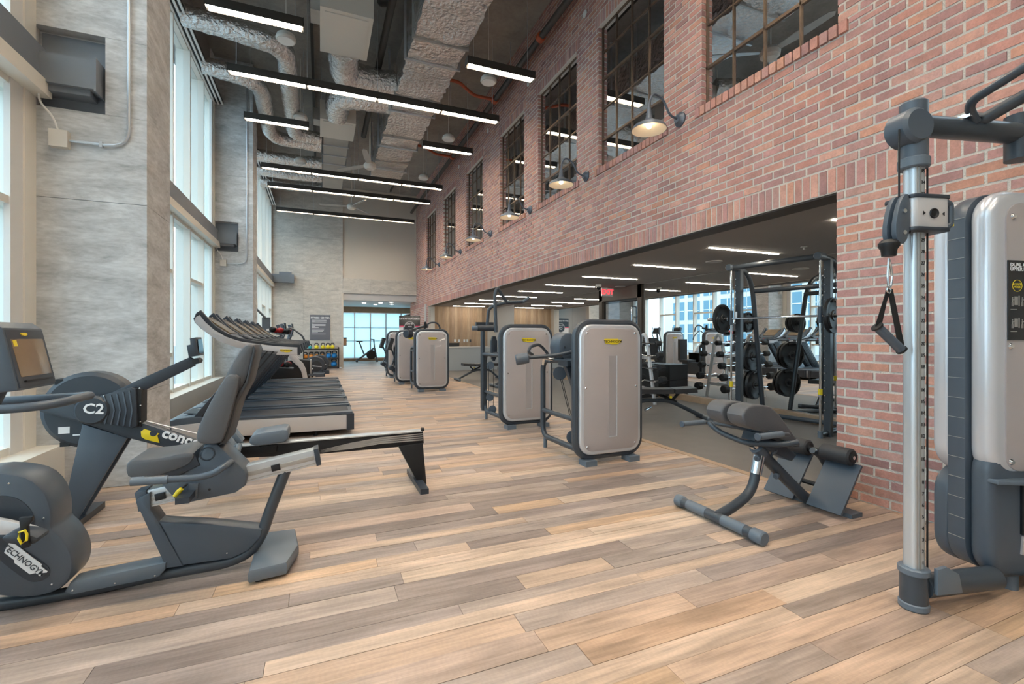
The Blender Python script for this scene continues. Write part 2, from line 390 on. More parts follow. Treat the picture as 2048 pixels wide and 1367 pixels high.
# ---- brick wall
WIN = [(2.49, 3.96), (4.58, 6.035), (6.69, 8.16), (8.84, 10.23), (11.51, 12.95), (14.13, 15.66), (16.86, 18.4)]
WZ0, WZ1, Y0W, Y1W = 3.87, 6.03, 1.25, 22.0
mw = B().bb(3.944, 4.2, Y0W, 2.5, 0, 2.49).bb(3.944, 4.2, 18.1, Y1W, 0, 2.49).bb(3.944, 4.2, Y0W, Y1W, 2.49, WZ0).bb(3.944, 4.2, Y0W, Y1W, WZ1, CEIL)
e = [Y0W]+[v for w in WIN for v in w]+[Y1W]
for i in range(0, len(e), 2): mw.bb(3.944, 4.2, e[i]+(.006 if i else 0), e[i+1]-(.006 if i < len(e)-2 else 0), WZ0, WZ1)
wall_right = struct('wall_right', mw, 'mortar')
BPAL = [lin(*c) for c in ((190, 142, 128), (182, 132, 120), (196, 150, 134), (178, 132, 122), (172, 130, 122), (192, 142, 122), (178, 134, 128), (186, 146, 136), (176, 136, 130), (164, 124, 120))]
def bcol():
    c = random.choice(BPAL); k = random.uniform(.9, 1.1); return (c[0]*k, c[1]*k, c[2]*k, 1)
bricks = []; g = .009
def course(z0, z1, spans, odd):
    P = .2155
    for a, c in spans:
        k = math.floor((a-Y0W)/P)-1; y = Y0W+k*P+(P/2 if odd else 0)
        while y < c:
            s0, s1 = max(y+g, a), min(y+P-g, c)
            if s1-s0 > .03:
                j = random.uniform(-.003, .003); bricks.append((XW+j, XW+.11, s0, s1, z0+g, z1-g, bcol()))
            y += P
rz = 2.49/34
for k in range(34): course(k*rz, (k+1)*rz, [(Y0W, 2.5), (18.1, Y1W)], k % 2)
def soldier(a, c, z0, z1, out=0., pitch=.0735):
    n = max(1, round((c-a)/pitch)); p = (c-a)/n
    for i in range(n):
        bricks.append((XW-out+random.uniform(-.003, .003), XW+.11, a+i*p+g*.8, a+(i+1)*p-g*.8, z0+g, z1-g, bcol()))
soldier(Y0W, Y1W, 2.49, 2.70)
rz = (3.757-2.70)/14
for k in range(14): course(2.70+k*rz, 2.70+(k+1)*rz, [(Y0W, Y1W)], k % 2)
piers = [(e[i], e[i+1]) for i in range(0, len(e), 2)]
sills = [(a-.09, c+.09) for a, c in WIN]
gaps = []; q = Y0W
for a, c in sills: gaps.append((q, a)); q = c
gaps.append((q, Y1W))
course(3.757, 3.8135, gaps, 0); course(3.8135, 3.87, gaps, 1)
for a, c in sills: soldier(a, c, 3.757, 3.87, .025, .08)
rz = (WZ1-WZ0)/30
for k in range(30): course(WZ0+k*rz, WZ0+(k+1)*rz, piers, k % 2)
heads = [(a-.1, c+.1) for a, c in WIN]; gaps = []; q = Y0W
for a, c in heads: gaps.append((q, a)); q = c
gaps.append((q, Y1W))
for k in range(3): course(6.03+k*.07, 6.03+(k+1)*.07, gaps, k % 2)
for a, c in heads: soldier(a, c, 6.03, 6.24)
rz = (CEIL-6.24)/17
for k in range(17): course(6.24+k*rz, 6.24+(k+1)*rz, [(Y0W, Y1W)], k % 2)
bt, br = split(bricks, lambda q: score(XW, (q[2]+q[3])/2, (q[4]+q[5])/2, q[3]-q[2], q[5]-q[4]))
for q in bt: tinted('brick', [q], 'brick', wall_right)
tinted('bricks_far', br, 'brick', wall_right, True)
# lintel steel under the soldier course
struct('trim_2', B().bb(3.96, 4.2, 2.5, 18.1, 2.478, 2.49), 'dark_frame')
# ---- steel windows in the brick wall
for i, (a, c) in enumerate(WIN):
    w = bpy.data.objects.new('window_%d' % (i+1), None); COL.objects.link(w); w['kind'] = 'structure'
    w['label'] = 'steel multi-pane window in the brick wall'; X = 4.015
    ys = [a+(c-a)*k/4 for k in range(5)]; zs = [WZ0+(WZ1-WZ0)*t for t in (0, .2, .42, .63, .82, 1)]
    for k, yy in enumerate(ys):
        r = .016 if k in (0, 4) else .008
        part(w, 'glazing_bar', B().bb(X-.012, X+.012, yy-r, yy+r, WZ0, WZ1), 'rust_steel')
    for k, z in enumerate(zs):
        r = .016 if k in (0, 1, 3, 5) else .007
        part(w, 'glazing_bar', B().bb(X-.012, X+.012, a, c, z-r, z+r), 'rust_steel')
    for k in range(4):
        for l in range(5):
            part(w, 'pane', B().bb(X+.004, X+.010, ys[k]+.005, ys[k+1]-.005, zs[l]+.005, zs[l+1]-.005), 'reflective_glass', 0)
# upper room behind those windows
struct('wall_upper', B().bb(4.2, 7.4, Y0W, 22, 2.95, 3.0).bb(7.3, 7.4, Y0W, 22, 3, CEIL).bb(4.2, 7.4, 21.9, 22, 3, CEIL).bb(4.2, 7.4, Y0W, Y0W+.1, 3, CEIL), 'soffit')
for a_, c_ in ((8.5, 10.9),):
    struct('wall_upper_room', B().bb(4.75, 4.8, a_, c_, 3.0, CEIL), 'gypsum')
# ---- ceiling
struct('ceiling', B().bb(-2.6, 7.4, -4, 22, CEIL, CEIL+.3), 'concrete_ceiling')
# ---- walls behind the camera and left of it
struct('wall_back', B().bb(-2.6, 5.6, -4.2, -4, 0, CEIL), 'concrete')
struct('wall_right_near', B().bb(5.6, 5.8, -4, .3, 0, CEIL).bb(4.2, 5.8, .2, .3, 2.5, CEIL), 'gypsum')
# ---- concrete columns on the window side, formed in lifts
def column(name, y0, y1, niche):
    b = B(); x0, x1 = -2.17, -1.41; zz = [0, .82, 2.45, 3.20, 3.86, 4.9, CEIL]
    for z0, z1 in zip(zz, zz[1:]):
        if (z0, z1) == (3.20, 3.86):
            b.bb(x0, x1, y0+.1, y1, z0, z1); b.bb(-1.70, x1, y0, y0+.1, z0, z1)
        else: b.bb(x0, x1, y0, y1, z0+.002, z1-.002, .006)
    return struct(name, b, 'concrete')
column('column_1', 5.0, 5.68, True); column('column_2', 12.0, 12.7, True); column('column_3', -2.0, -1.3, True)
# stub beams from the transom into the column pockets
for i, y0 in enumerate((5.0, 12.0)):
    t = thing('steel_stub_beam', ('grey steel box beam stub with welded end plate over the junction box on the near concrete column', 'grey steel box beam stub in pocket of concrete column beside the treadmill row')[i], 'beam', (-2.1, y0, 3.36))
    part(t, 'box_section', B().bb(-2.22, -1.74, y0-.10, y0+.1, 3.36, 3.60, .008), 'steel_beam')
    part(t, 'end_plate', B().bb(-1.74, -1.725, y0-.11, y0+.1, 3.34, 3.62), 'steel_beam')
    part(t, 'bearing_plate', B().bb(-2.15, -1.71, y0+.085, y0+.098, 3.21, 3.84), 'steel_beam')
    part(t, 'ledge_angle', B().bb(-2.2, -1.78, y0-.06, y0+.1, 3.31, 3.36), 'steel_beam')
    c = thing('electrical_conduit', ('galvanised conduit bending down near concrete column into a junction box', 'galvanised conduit on concrete column beside the treadmill row')[i], 'conduit', (-1.53, y0, 3.0))
    xc = -1.53
    part(c, 'pipe', B().tube([(xc, y0-.02, 7.45), (xc, y0-.02, 2.93), (-1.93, y0-.02, 2.93)], .013, 8, .16), 'galvanised')
    jb = part(c, 'junction_box', B().bb(-2.05, -1.93, y0-.06, y0, 2.86, 3.0, .006), 'vav_white')
    part(c, 'flexible_lead', B().tube([(-2.0, y0-.03, 3.0), (-2.02, y0-.06, 3.1), (-2.10, y0-.08, 3.2), (-2.10, y0-.08, 3.36)], .008, 8, .05), 'white_paint')
    for k, (cx_, cz_) in enumerate(((xc, 4.62), (-1.72, 2.93))):
        part(c, 'pipe_strap', B().box((cx_, y0-.016, cz_), (.05, .04, .02) if k == 0 else (.02, .04, .05)), 'galvanised')
# far wall
b = B(); xs = [-1.86, -.62, .88]; zz = [0, 1.02, 2.62, 3.85, 5.3, CEIL]
for x0, x1 in zip(xs, xs[1:]):
    for z0, z1 in zip(zz, zz[1:]): b.bb(x0+.002, x1-.002, YF, YF+.3, z0+.002, z1-.002, .006)
b.bb(.88, 2.0, YF, YF+.3, 3.1, 3.72, .006).bb(2.004, 4.2, YF, YF+.3, 3.1, 3.72, .006)
struct('wall_far', b, 'concrete_far')
struct('wall_far_upper', B().bb(.88, 4.0, YF+.06, YF+.3, 3.72, CEIL), 'gypsum')
struct('trim_3', B().bb(.88, 4.0, YF+.05, YF+.3, 2.82, 3.095), 'grey_wall')
struct('trim_4', B().bb(.82, .9, YF-.01, YF+.31, 0, 3.1), 'gypsum')
st = thing('steel_stub_beam', 'grey steel beam end bearing on the far concrete wall by the window', 'beam', (-1.8, 20.3, 3.3))
part(st, 'box_section', B().bb(-1.95, -.95, 20.22, 20.5, 3.42, 3.74, .008), 'steel_beam'); part(st, 'bearing_plate', B().bb(-1.5, -1.05, 20.47, 20.5, 3.74, 3.86), 'steel_beam')
# room beyond the far opening
struct('wall_corridor', B().bb(.6, .88, YF+.3, 25.8, 0, 3.2).bb(4.9, 5.1, 21.9, 25.8, 0, 3.2).bb(4.2, 4.9, 22, 22.1, 0, 3.2), 'grey_wall')
struct('ceiling_corridor', B().bb(.8, 5.1, YF+.3, 26, 2.85, 3.0), 'white_paint')
struct('trim_5', B().bb(.88, 4.9, 25.6, 25.9, 2.55, 2.85).bb(.88, 4.9, 25.55, 25.9, 0, .14), 'trim_wood')
w = bpy.data.objects.new('window_8', None); COL.objects.link(w); w['kind'] = 'structure'; w['label'] = 'frosted glazing at the end of the far room'
for k in range(6):
    x = .88+k*.8; part(w, 'mullion', B().bb(x-.025, x+.025, 25.6, 25.7, .14, 2.55), 'galvanised')
    if k < 5: part(w, 'pane', B().bb(x+.03, x+.77, 25.64, 25.65, .16, 2.53), 'frosted_glass', 0)
for z in (.16, 1.05, 1.75, 2.53): part(w, 'rail', B().bb(.88, 4.9, 25.62, 25.68, z-.012, z+.012), 'galvanised')
sh = thing('cubby_shelf', 'tall wooden cubby shelving beyond the far doorway', 'shelf', (4.2, 23.6, 0))
part(sh, 'back_panel', B().bb(4.50, 4.55, 22.4, 24.9, 0, 2.4), 'panel_face')
for yy in (22.4, 23.0, 23.6, 24.2, 24.9): part(sh, 'upright', B().bb(4.1, 4.5, yy-.02, yy+.02, 0, 2.4), 'sign_grey')
for z in (.3, .9, 1.4, 1.9, 2.4): part(sh, 'shelf_board', B().bb(4.1, 4.5, 22.4, 24.9, z-.02, z+.02), 'trim_wood')
for i, (x, yy) in enumerate(((1.9, 22.6), (2.6, 22.2), (2.5, 23.4), (3.0, 21.6), (3.2, 22.9))):
    single('downlight', B().cyl((x, yy, 2.842), (x, yy, 2.852), .08, 14), 'strip_warm', 'round recessed downlight in the far room ceiling', 'light', (x, yy, 2.842), 'far room downlights')
# ---- glazed wall on the left
def bay(idx, y0, y1, xg, n, label):
    w = bpy.data.objects.new('window_%d' % idx, None); COL.objects.link(w); w['kind'] = 'structure'; w['label'] = label
    ys = [y0+(y1-y0)*k/n for k in range(n+1)]; lv = [(.42, 3.25), (3.70, 6.45)]
    for k, yy in enumerate(ys):
        d = .16 if k in (0, n) else .05
        a, c = (yy, yy+d) if k == 0 else ((yy-d, yy) if k == n else (yy-d/2, yy+d/2))
        part(w, 'mullion', B().bb(xg-.12, xg+.10, a, c, .38, 6.5), 'window_frame')
    for z0, z1 in lv:
        for z in (z0, z1): part(w, 'rail', B().bb(xg-.1, xg+.08, y0, y1, z-.04, z+.04), 'window_frame')
        for k in range(n):
            part(w, 'pane', B().bb(xg-.012, xg-.002, ys[k]+.03, ys[k+1]-.03, z0+.04, z1-.04), 'glass', 0)
    for k in range(0, n, 2):
        part(w, 'rail', B().bb(xg-.08, xg+.08, ys[k], ys[k+1], 2.30, 2.36), 'window_frame'); part(w, 'rail', B().bb(xg-.08, xg+.08, ys[k], ys[k+1], .98, 1.04), 'window_frame')
    part(w, 'transom_beam', B().bb(xg-.12, xg+.16, y0, y1, 3.38, 3.66, .006), 'steel_beam')
    part(w, 'transom_casing', B().bb(xg-.12, xg+.20, y0, y1, 3.26, 3.38), 'window_frame')
    part(w, 'sill', B().bb(xg-.12, xg+.28, y0, y1, .0, .40), 'window_frame')
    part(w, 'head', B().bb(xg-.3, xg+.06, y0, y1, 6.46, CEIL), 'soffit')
bay(9, -4, 5.0, -2.25, 7, 'tall glazed wall left of the near concrete column')
bay(10, 5.68, 12.0, -2.25, 6, 'tall glazed wall behind the treadmills')
bay(11, 12.7, 20.5, -1.86, 7, 'tall glazed wall by the far concrete wall')
struct('trim_7', B().bb(-2.45, -2.172, 4.96, 5.72, 0, CEIL).bb(-2.45, -2.172, 11.96, 12.74, 0, CEIL), 'white_paint')
struct('trim_6', B().bb(-2.2, -2.16, 4.68, 5.0, 0, CEIL).bb(-2.2, -2.16, 5.68, 6.0, 0, CEIL).bb(-2.2, -2.16, 11.7, 12.0, 0, CEIL), 'white_paint')
# ---- room behind the opening
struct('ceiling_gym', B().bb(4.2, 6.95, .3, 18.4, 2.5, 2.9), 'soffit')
struct('wall_gym_right', B().bb(6.87, 7.1, .3, 8.65, 0, 2.6).bb(6.87, 7.1, 10.4, 18.4, 0, 2.6).bb(6.87, 7.1, 8.65, 10.4, 2.2, 2.6).bb(7.6, 7.7, 8.4, 10.6, 0, 2.6), 'grey_wall')
struct('wall_gym_near', B().bb(4.2, 7, .2, .3, 0, 2.6), 'gypsum')
struct('wall_gym_far', B().bb(3.9, 7, 18.4, 18.6, 0, 2.6), 'grey_wall')
wp = thing('wood_wall_panelling', 'vertical wood board panelling behind the reception desk', 'panelling', (5, 18.38, 0))
WP = [lin(*c) for c in ((178, 150, 122), (164, 136, 110), (188, 162, 134), (152, 128, 106), (172, 146, 122))]
x = 4.2; i = 0
while x < 6.5:
    wd = random.choice((.08, .10, .12)); o = tinted('board', [(x+.001-5, x+wd-.001-5, -.02, .02, .0, 2.5, random.choice(WP))], 'panel_wood', wp); x += wd
struct('wall_gym_panel', B().bb(6.5, 6.87, 18.3, 18.4, 0, 2.5), 'gypsum')
struct('baseboard_right', B().bb(6.78, 6.87, .3, 8.65, 0, .12).bb(6.80, 6.87, 10.4, 18.3, 0, .12), 'trim_wood')
for nm, y0, y1, lab in (('wall_mirror', .35, 8.62, 'long frameless wall mirror behind the barbell rack machine'), ('wall_mirror', 10.42, 16.3, 'frameless wall mirror beyond the dark door')):
    t = thing(nm, lab, 'mirror', (6.86, (y0+y1)/2, .12)); n = round((y1-y0)/1.4)
    for k in range(n):
        a = y0+(y1-y0)*k/n; c = y0+(y1-y0)*(k+1)/n
        part(t, 'mirror_panel', B().bb(6.852, 6.868, a+.002, c-.002, .125, 2.49), 'mirror', 0)
# dark door recess
d = bpy.data.objects.new('door_1', None); COL.objects.link(d); d['kind'] = 'structure'; d['label'] = 'dark framed glass door between the two mirrors'
part(d, 'door_frame', B().bb(6.80, 6.95, 8.65, 8.80, 0, 2.5).bb(6.80, 6.95, 10.25, 10.4, 0, 2.5).bb(6.80, 6.95, 8.65, 10.4, 2.2, 2.5), 'dark_frame')
part(d, 'glass_leaf', B().bb(6.86, 6.875, 8.8, 10.25, .02, 2.2), 'dark_glass', 0)
part(d, 'pull_handle', B().tube([(6.86, 9.0, .9), (6.79, 9.0, .9), (6.79, 9.0, 2.0), (6.86, 9.0, 2.0)], .015, 8, .03), 'chrome')
# recessed strip lights
for k in range(10):
    yy = 3.12+1.63*k
    single('ceiling_strip_light', B().bb(4.86, 6.18, yy-.012, yy+.012, 2.490, 2.502), 'strip_warm', 'slim warm linear light recessed in the low gym ceiling', 'light', (5.5, yy, 2.488), 'strip lights in the low ceiling', 0)
# ---- outside
gb = struct('ground_outside', B().bb(-60, -2.45, -40, 90, -.5, -.3), 'road')
bl = thing('office_building', 'pale office block with blue windows across the street', 'building', (-26, 27, -.3))
part(bl, 'wall', B().bb(-34, -26, 8, 46, -.3, 16), 'building')
for k in range(15):
    for l in range(6):
        yy = 9+k*2.4; z = .6+l*2.6
        f = part(bl, 'window', B().bb(-26.02, -25.94, yy, yy+1.8, z, z+2.1), 'building_glass', 0)
        part(f, 'window_bar', B().bb(-25.95, -25.90, yy+.86, yy+.94, z, z+2.1).bb(-25.95, -25.90, yy, yy+1.8, z+1.0, z+1.08), 'white', 0)
# ================================================================== CEILING SERVICES
ZL = 5.78
def linear_lamp(x0, n, y, label, wires=True):
    t = thing('linear_pendant_lamp', label, 'light', (x0+n*.61, y, ZL), 0, 'linear pendant lamps')
    for k in range(n):
        a = x0+k*1.225
        hs = part(t, 'housing', B().bb(a, a+1.22, y-.075, y+.075, ZL+.06, ZL+.13).bb(a, a+1.22, y-.085, y-.07, ZL, ZL+.09).bb(a, a+1.22, y+.07, y+.085, ZL, ZL+.09), 'lamp_housing')
        part(hs, 'tube', B().bb(a+.02, a+1.20, y-.065, y+.065, ZL+.035, ZL+.055), 'lamp_warm', 0)
        lv = B()
        for j in range(25): lv.bb(a+.02+j*.049, a+.026+j*.049, y-.07, y+.07, ZL+.002, ZL+.034)
        part(hs, 'louvre', lv, 'louvre', 0)
        part(hs, 'end_cap', B().bb(a-.004, a+.004, y-.085, y+.085, ZL, ZL+.13).bb(a+1.214, a+1.222, y-.085, y+.085, ZL, ZL+.13), 'lamp_housing')
    for k in range(n+1):
        a = x0+min(max(k*1.225, .12), n*1.225-.12); a = 2.44 if 1.36 < a < 2.42 and n > 1 else a
        part(t, 'suspension_wire', B().cyl((a, y, ZL+.13), (a, y, CEIL), .004, 6), 'galvanised')
rows = [(-1.44, 1, 7.42, 'single short linear lamp on the window side, level with the third brick wall window'),
        (2.24, 1, 7.36, 'single short linear lamp beside the brick wall, level with the third window'),
        (-1.44, 4, 9.10, 'full-width linear lamp of four sections level with the fourth brick wall window'),
        (-1.44, 1, 10.93, 'single short linear lamp by the second concrete column'),
        (2.24, 1, 10.93, 'single short linear lamp beside the brick pier after the fourth window'),
        (-1.44, 4, 13.92, 'full-width linear lamp of four sections just beyond the fifth brick wall window'),
        (-1.44, 4, 15.58, 'full-width linear lamp of four sections level with the sixth brick wall window'),
        (-1.44, 4, 18.47, 'full-width linear lamp of four sections closest to the far wall'),
        (-1.44, 4, 3.70, 'added out-of-view linear lamp of four sections level with the first brick wall window'),  # from here on: rows out of view, added to light the room
        (-1.44, 4, 1.90, 'added out-of-view linear lamp of four sections by the end of the brick wall'),
        (-1.44, 4, -.40, 'added out-of-view linear lamp of four sections in the room end without brick'),
        (-1.44, 4, -2.3, 'added out-of-view linear lamp of four sections by the back wall')]
for r in rows: linear_lamp(*r)
# ---- foil wrapped trunk duct
def jitter_box(x0, x1, y0, y1, z0, z1, st=.12, j=.022):
    b = B()
    n = [max(1, round((p-q)/st)) for p, q in ((x1, x0), (y1, y0), (z1, z0))]
    bmesh.ops.create_cube(b.b, size=1)
    for ax in range(3):
        for k in range(1, n[ax]):
            pn = Vector((0, 0, 0)); pn[ax] = 1; co = Vector((0, 0, 0)); co[ax] = -.5+k/n[ax]
            bmesh.ops.bisect_plane(b.b, geom=b.b.verts[:]+b.b.edges[:]+b.b.faces[:], plane_co=co, plane_no=pn)
    for v in b.b.verts:
        v.co = Vector((x0+(v.co.x+.5)*(x1-x0)+random.uniform(-j, j), y0+(v.co.y+.5)*(y1-y0)+random.uniform(-j, j), z0+(v.co.z+.5)*(z1-z0)+random.uniform(-j, j)))
    return b
DZ = 6.2
duct = thing('trunk_air_duct', 'large rectangular foil-wrapped air duct running the length of the ceiling', 'duct', (1.87, 5, DZ))
for a, c in ((-4, -1), (-1, 2), (2, 5), (5, 7.6), (7.6, 9.6), (9.6, 11.6), (11.6, 13.3), (13.3, 15.0)):
    part(duct, 'duct_section', jitter_box(1.42, 2.32, a+.01, c-.01, DZ, DZ+.62), 'foil', 50)
    if a > 4: part(duct, 'seam_flange', B().bb(1.39, 2.35, a-.015, a+.015, DZ-.03, DZ+.64), 'sheet_metal')
    part(duct, 'hanger_strap', B().bb(1.36, 1.40, a+.6, a+.64, DZ-.02, CEIL).bb(2.34, 2.38, a+.6, a+.64, DZ-.02, CEIL).bb(1.36, 2.38, a+.6, a+.64, DZ-.04, DZ-.015), 'galvanised')
# ---- flexible foil ducts
def flex(pts, r, label, fil=.45):
    P = []
    b = B(); Q = [Vector(p) for p in pts]
    # resample so the skin can be crumpled
    F = [Q[0]]
    for i in range(1, len(Q)-1):
        a, m, c = Q[i-1], Q[i], Q[i+1]; f = min(fil, (a-m).length*.49, (c-m).length*.49)
        p, q = m+(a-m).normalized()*f, m+(c-m).normalized()*f
        F += [(1-t)**2*p+2*t*(1-t)*m+t*t*q for t in [k/8 for k in range(9)]]
    F.append(Q[-1]); R = [F[0]]
    for p in F[1:]:
        d = (p-R[-1]).length; n = max(1, int(d/.07)); s0 = R[-1]
        for k in range(1, n+1): R.append(s0.lerp(p, k/n))
    b.tube(R, r, 16, jit=.08)
    o = single('flexible_duct', b, 'foil', label, 'duct', tuple(Q[0]), 'flexible foil ducts', 60)
    return o
ZF = 6.35
flex([(-2.05, 8.95, ZF+.15), (-.55, 8.95, ZF), (-.60, 12.75, ZF), (.02, 12.85, ZF)], .17, 'crumpled silver flexible duct that turns closest to the air box before joining it')
flex([(-2.05, 10.35, ZF+.1), (-1.1, 10.4, ZF), (-1.15, 13.2, ZF), (.02, 13.3, ZF)], .16, 'crumpled silver flexible duct that turns beside the second concrete column')
flex([(-2.05, 7.25, ZF+.2), (-.7, 7.3, ZF+.35), (.1, 7.6, ZF+.35)], .19, 'crumpled silver flexible duct running straight over the single lamp on the window side')
for yy, lab in ((14.6, 'in the far bay beyond the fifth brick window'), (15.9, 'level with the sixth brick window'), (17.1, 'closest to the far wall')):
    flex([(-1.8, yy, ZF), (-.8, yy+.03, ZF-.02), (.05, yy, ZF)], .16, 'straight silver flexible duct '+lab)
flex([(.40, 8.75, 6.45), (.42, 9.65, 6.42), (1.0, 9.75, 6.45), (1.42, 9.75, 6.48)], .27, 'fat silver elbow duct from the nearer air box to the trunk duct', .5)
flex([(.36, 11.45, 6.45), (.36, 10.6, 6.45), (.9, 10.45, 6.45), (1.42, 10.45, 6.48)], .25, 'fat silver elbow duct from the farther air box to the trunk duct', .5)
# ---- air boxes
for i, (y0, y1, lab) in enumerate(((7.55, 8.75, 'pale metal air box above the single lamp row'), (11.45, 12.5, 'pale metal air box feeding the two bent flexible ducts'))):
    t = thing('air_terminal_box', lab, 'air box', (.4, y0, 6.25), 0, 'air boxes under the ceiling')
    part(t, 'casing', B().bb(.0, .78, y0, y1, 6.28, 6.72, .01), 'vav_white'); part(t, 'bottom_panel', B().bb(.07, .71, y0+.08, y1-.08, 6.265, 6.28), 'vav_white')
    part(t, 'control_box', B().bb(-.14, .0, y0+.2, y0+.55, 6.33, 6.6), 'sheet_metal')
    for x in (.03, .75):
        for yy in (y0+.1, y1-.1): part(t, 'hanger_rod', B().cyl((x, yy, 6.7), (x, yy, CEIL), .006, 6), 'galvanised')
t = thing('sheet_metal_duct', 'bare sheet metal duct continuing beyond the farther air box', 'duct', (.4, 13.4, 6.3))
for a, c in ((12.52, 13.0), (13.0, 13.7), (13.7, 14.4), (14.4, 17.4)):
    part(t, 'duct_section', B().bb(.08, .68, a+.005, c-.005, 6.3, 6.66, .004), 'sheet_metal'); part(t, 'seam_flange', B().bb(.05, .71, c-.015, c+.015, 6.27, 6.69), 'galvanised')
for a in (13.2, 15.2, 17.0): part(t, 'hanger_rod', B().cyl((.04, a, 6.3), (.04, a, CEIL), .006, 6).cyl((.72, a, 6.3), (.72, a, CEIL), .006, 6), 'galvanised')
# ---- pipes
pp = thing('sprinkler_main', 'dark sprinkler pipe with orange couplings along the top of the brick wall', 'pipe', (3.7, 10, 6.72))
part(pp, 'pipe', B().cyl((3.7, -4, 6.72), (3.7, 20.4, 6.72), .06, 12), 'pipe_dark')
for yy in (5.2, 7.55, 9.95, 13.6, 16.6): part(pp, 'coupling', B().cyl((3.7, yy-.06, 6.72), (3.7, yy+.06, 6.72), .085, 14, bev=.015), 'pipe_orange')
for yy in (9.95, 13.6):
    part(pp, 'branch_pipe', B().tube([(3.7, yy, 6.72), (3.2, yy, 6.72), (2.75, yy-.35, 6.75), (2.55, yy-.35, 6.75)], .035, 10, .12), 'pipe_orange')
for yy in (3, 6.3, 9, 12, 15, 18): part(pp, 'hanger_rod', B().cyl((3.7, yy, 6.75), (3.7, yy, CEIL), .006, 6), 'galvanised')
dp = thing('drain_pipe', 'black drain pipe with shiny clamp couplings between air boxes and trunk duct', 'pipe', (1.1, 10, 6.85))
part(dp, 'pipe', B().cyl((1.1, -4, 6.95), (1.1, 13.2, 6.75), .065, 12), 'pipe_dark'); part(dp, 'branch_pipe', B().tube([(1.1, 7.9, 6.85), (.95, 8.2, 7.0), (.95, 8.4, 7.5)], .05, 10, .1), 'pipe_dark')
for yy in (8.9, 9.15, 11.9, 13.1): part(dp, 'clamp', B().cyl((1.1, yy-.06, 6.86-(yy-7)*.012), (1.1, yy+.06, 6.86-(yy-7)*.012), .075, 14, bev=.01), 'chrome')
for yy in (8.0, 10.2, 12.4): part(dp, 'hanger_rod', B().cyl((1.1, yy, 6.85), (1.1, yy, CEIL), .006, 6), 'galvanised')
for i, (x, lab) in enumerate(((2.75, 'thin dark steel channel on the ceiling between the trunk duct and the brick wall'), (-.15, 'thin dark steel channel on the ceiling over the flexible ducts'))):
    single('ceiling_channel', B().bb(x-.03, x+.03, 3, 20, CEIL-.12, CEIL-.06).bb(x-.02, x+.02, 3, 3.05, CEIL-.1, CEIL).bb(x-.02, x+.02, 19.9, 20, CEIL-.1, CEIL), 'black_metal', lab, 'channel', (x, 10, CEIL-.12))
# ---- slot diffusers at the window head
for i, (xg, y0, y1, lab) in enumerate(((-2.12, 3.0, 11.95, 'long slotted air diffuser above the window next to the near column'), (-1.74, 12.75, 20.3, 'long slotted air diffuser above the far window'))):
    t = thing('slot_diffuser', lab, 'diffuser', (xg, y0, 6.44))
    part(t, 'slot', B().bb(xg-.12, xg+.14, y0, y1, 6.45, 6.5), 'black')
    for k in range(4): part(t, 'blade', B().bb(xg-.12+k*.075, xg-.085+k*.075, y0, y1, 6.425, 6.45), 'white_paint')
# ---- ceiling fans at rest
def fan(x, y, z, a0, label):
    t = thing('ceiling_fan', label, 'fan', (x, y, z), 0, 'ceiling fans')
    part(t, 'down_rod', B().cyl((x, y, z+.1), (x, y, CEIL), .02, 8), 'vav_white')
    part(t, 'motor', B().lathe([(0, -.09), (.10, -.09), (.15, -.05), (.16, .02), (.12, .08), (.04, .12), (0, .12)], (x, y, z), (0, 0, 1), 20), 'vav_white')
    for k in range(3):
        a = a0+k*2*math.pi/3; m = Matrix.Translation((x, y, z+.02)) @ Matrix.Rotation(a, 4, 'Z') @ Matrix.Rotation(.2, 4, 'X')
        part(t, 'blade', B().prism([(.12, -.05), (.5, -.085), (1.0, -.06), (1.06, 0), (1.0, .05), (.5, .07), (.12, .05)], -.006, .006, 'z').xf(m), 'sheet_metal')
fan(1.2, 12.5, 5.72, .3, 'pale three-blade ceiling fan hanging under the trunk duct by the fifth window')
fan(1.0, 16.7, 5.72, .9, 'pale three-blade ceiling fan hanging nearest the far wall')
fan(1.2, 5.4, 5.95, math.pi/6, 'pale three-blade ceiling fan hanging level with the second brick window')
# ---- pendant speakers
for i, (px_, py_, zz, lab) in enumerate(((572, 82, 5.95, 'over the bent flexible ducts'), (601, 238, 6.15, 'by the short lamp next to the second column'), (977, 165, 5.95, 'under the sprinkler branch beside the third window'), (897, 280, 5.9, 'beside the fourth brick window'), (847, 358, 5.9, 'beside the fifth brick window'), (740, 316, 6.05, 'under the trunk duct'), (601, 325, 6.0, 'by the straight flexible duct in the far bay'))):
    if i == 5: continue
    p = onZ(px_, py_, zz); t = thing('pendant_speaker', 'round white pendant loudspeaker '+lab, 'speaker', tuple(p), 0, 'pendant loudspeakers')
    part(t, 'dome', B().lathe([(0, 0), (.135, 0), (.15, .03), (.13, .09), (.06, .14), (0, .15)], p, (0, 0, 1), 18), 'vav_white')
    part(t, 'grille', B().cyl((p.x, p.y, p.z-.006), (p.x, p.y, p.z), .12, 18), 'white_paint'); part(t, 'cable', B().cyl((p.x, p.y, p.z+.14), (p.x, p.y, CEIL), .005, 6), 'white_paint')
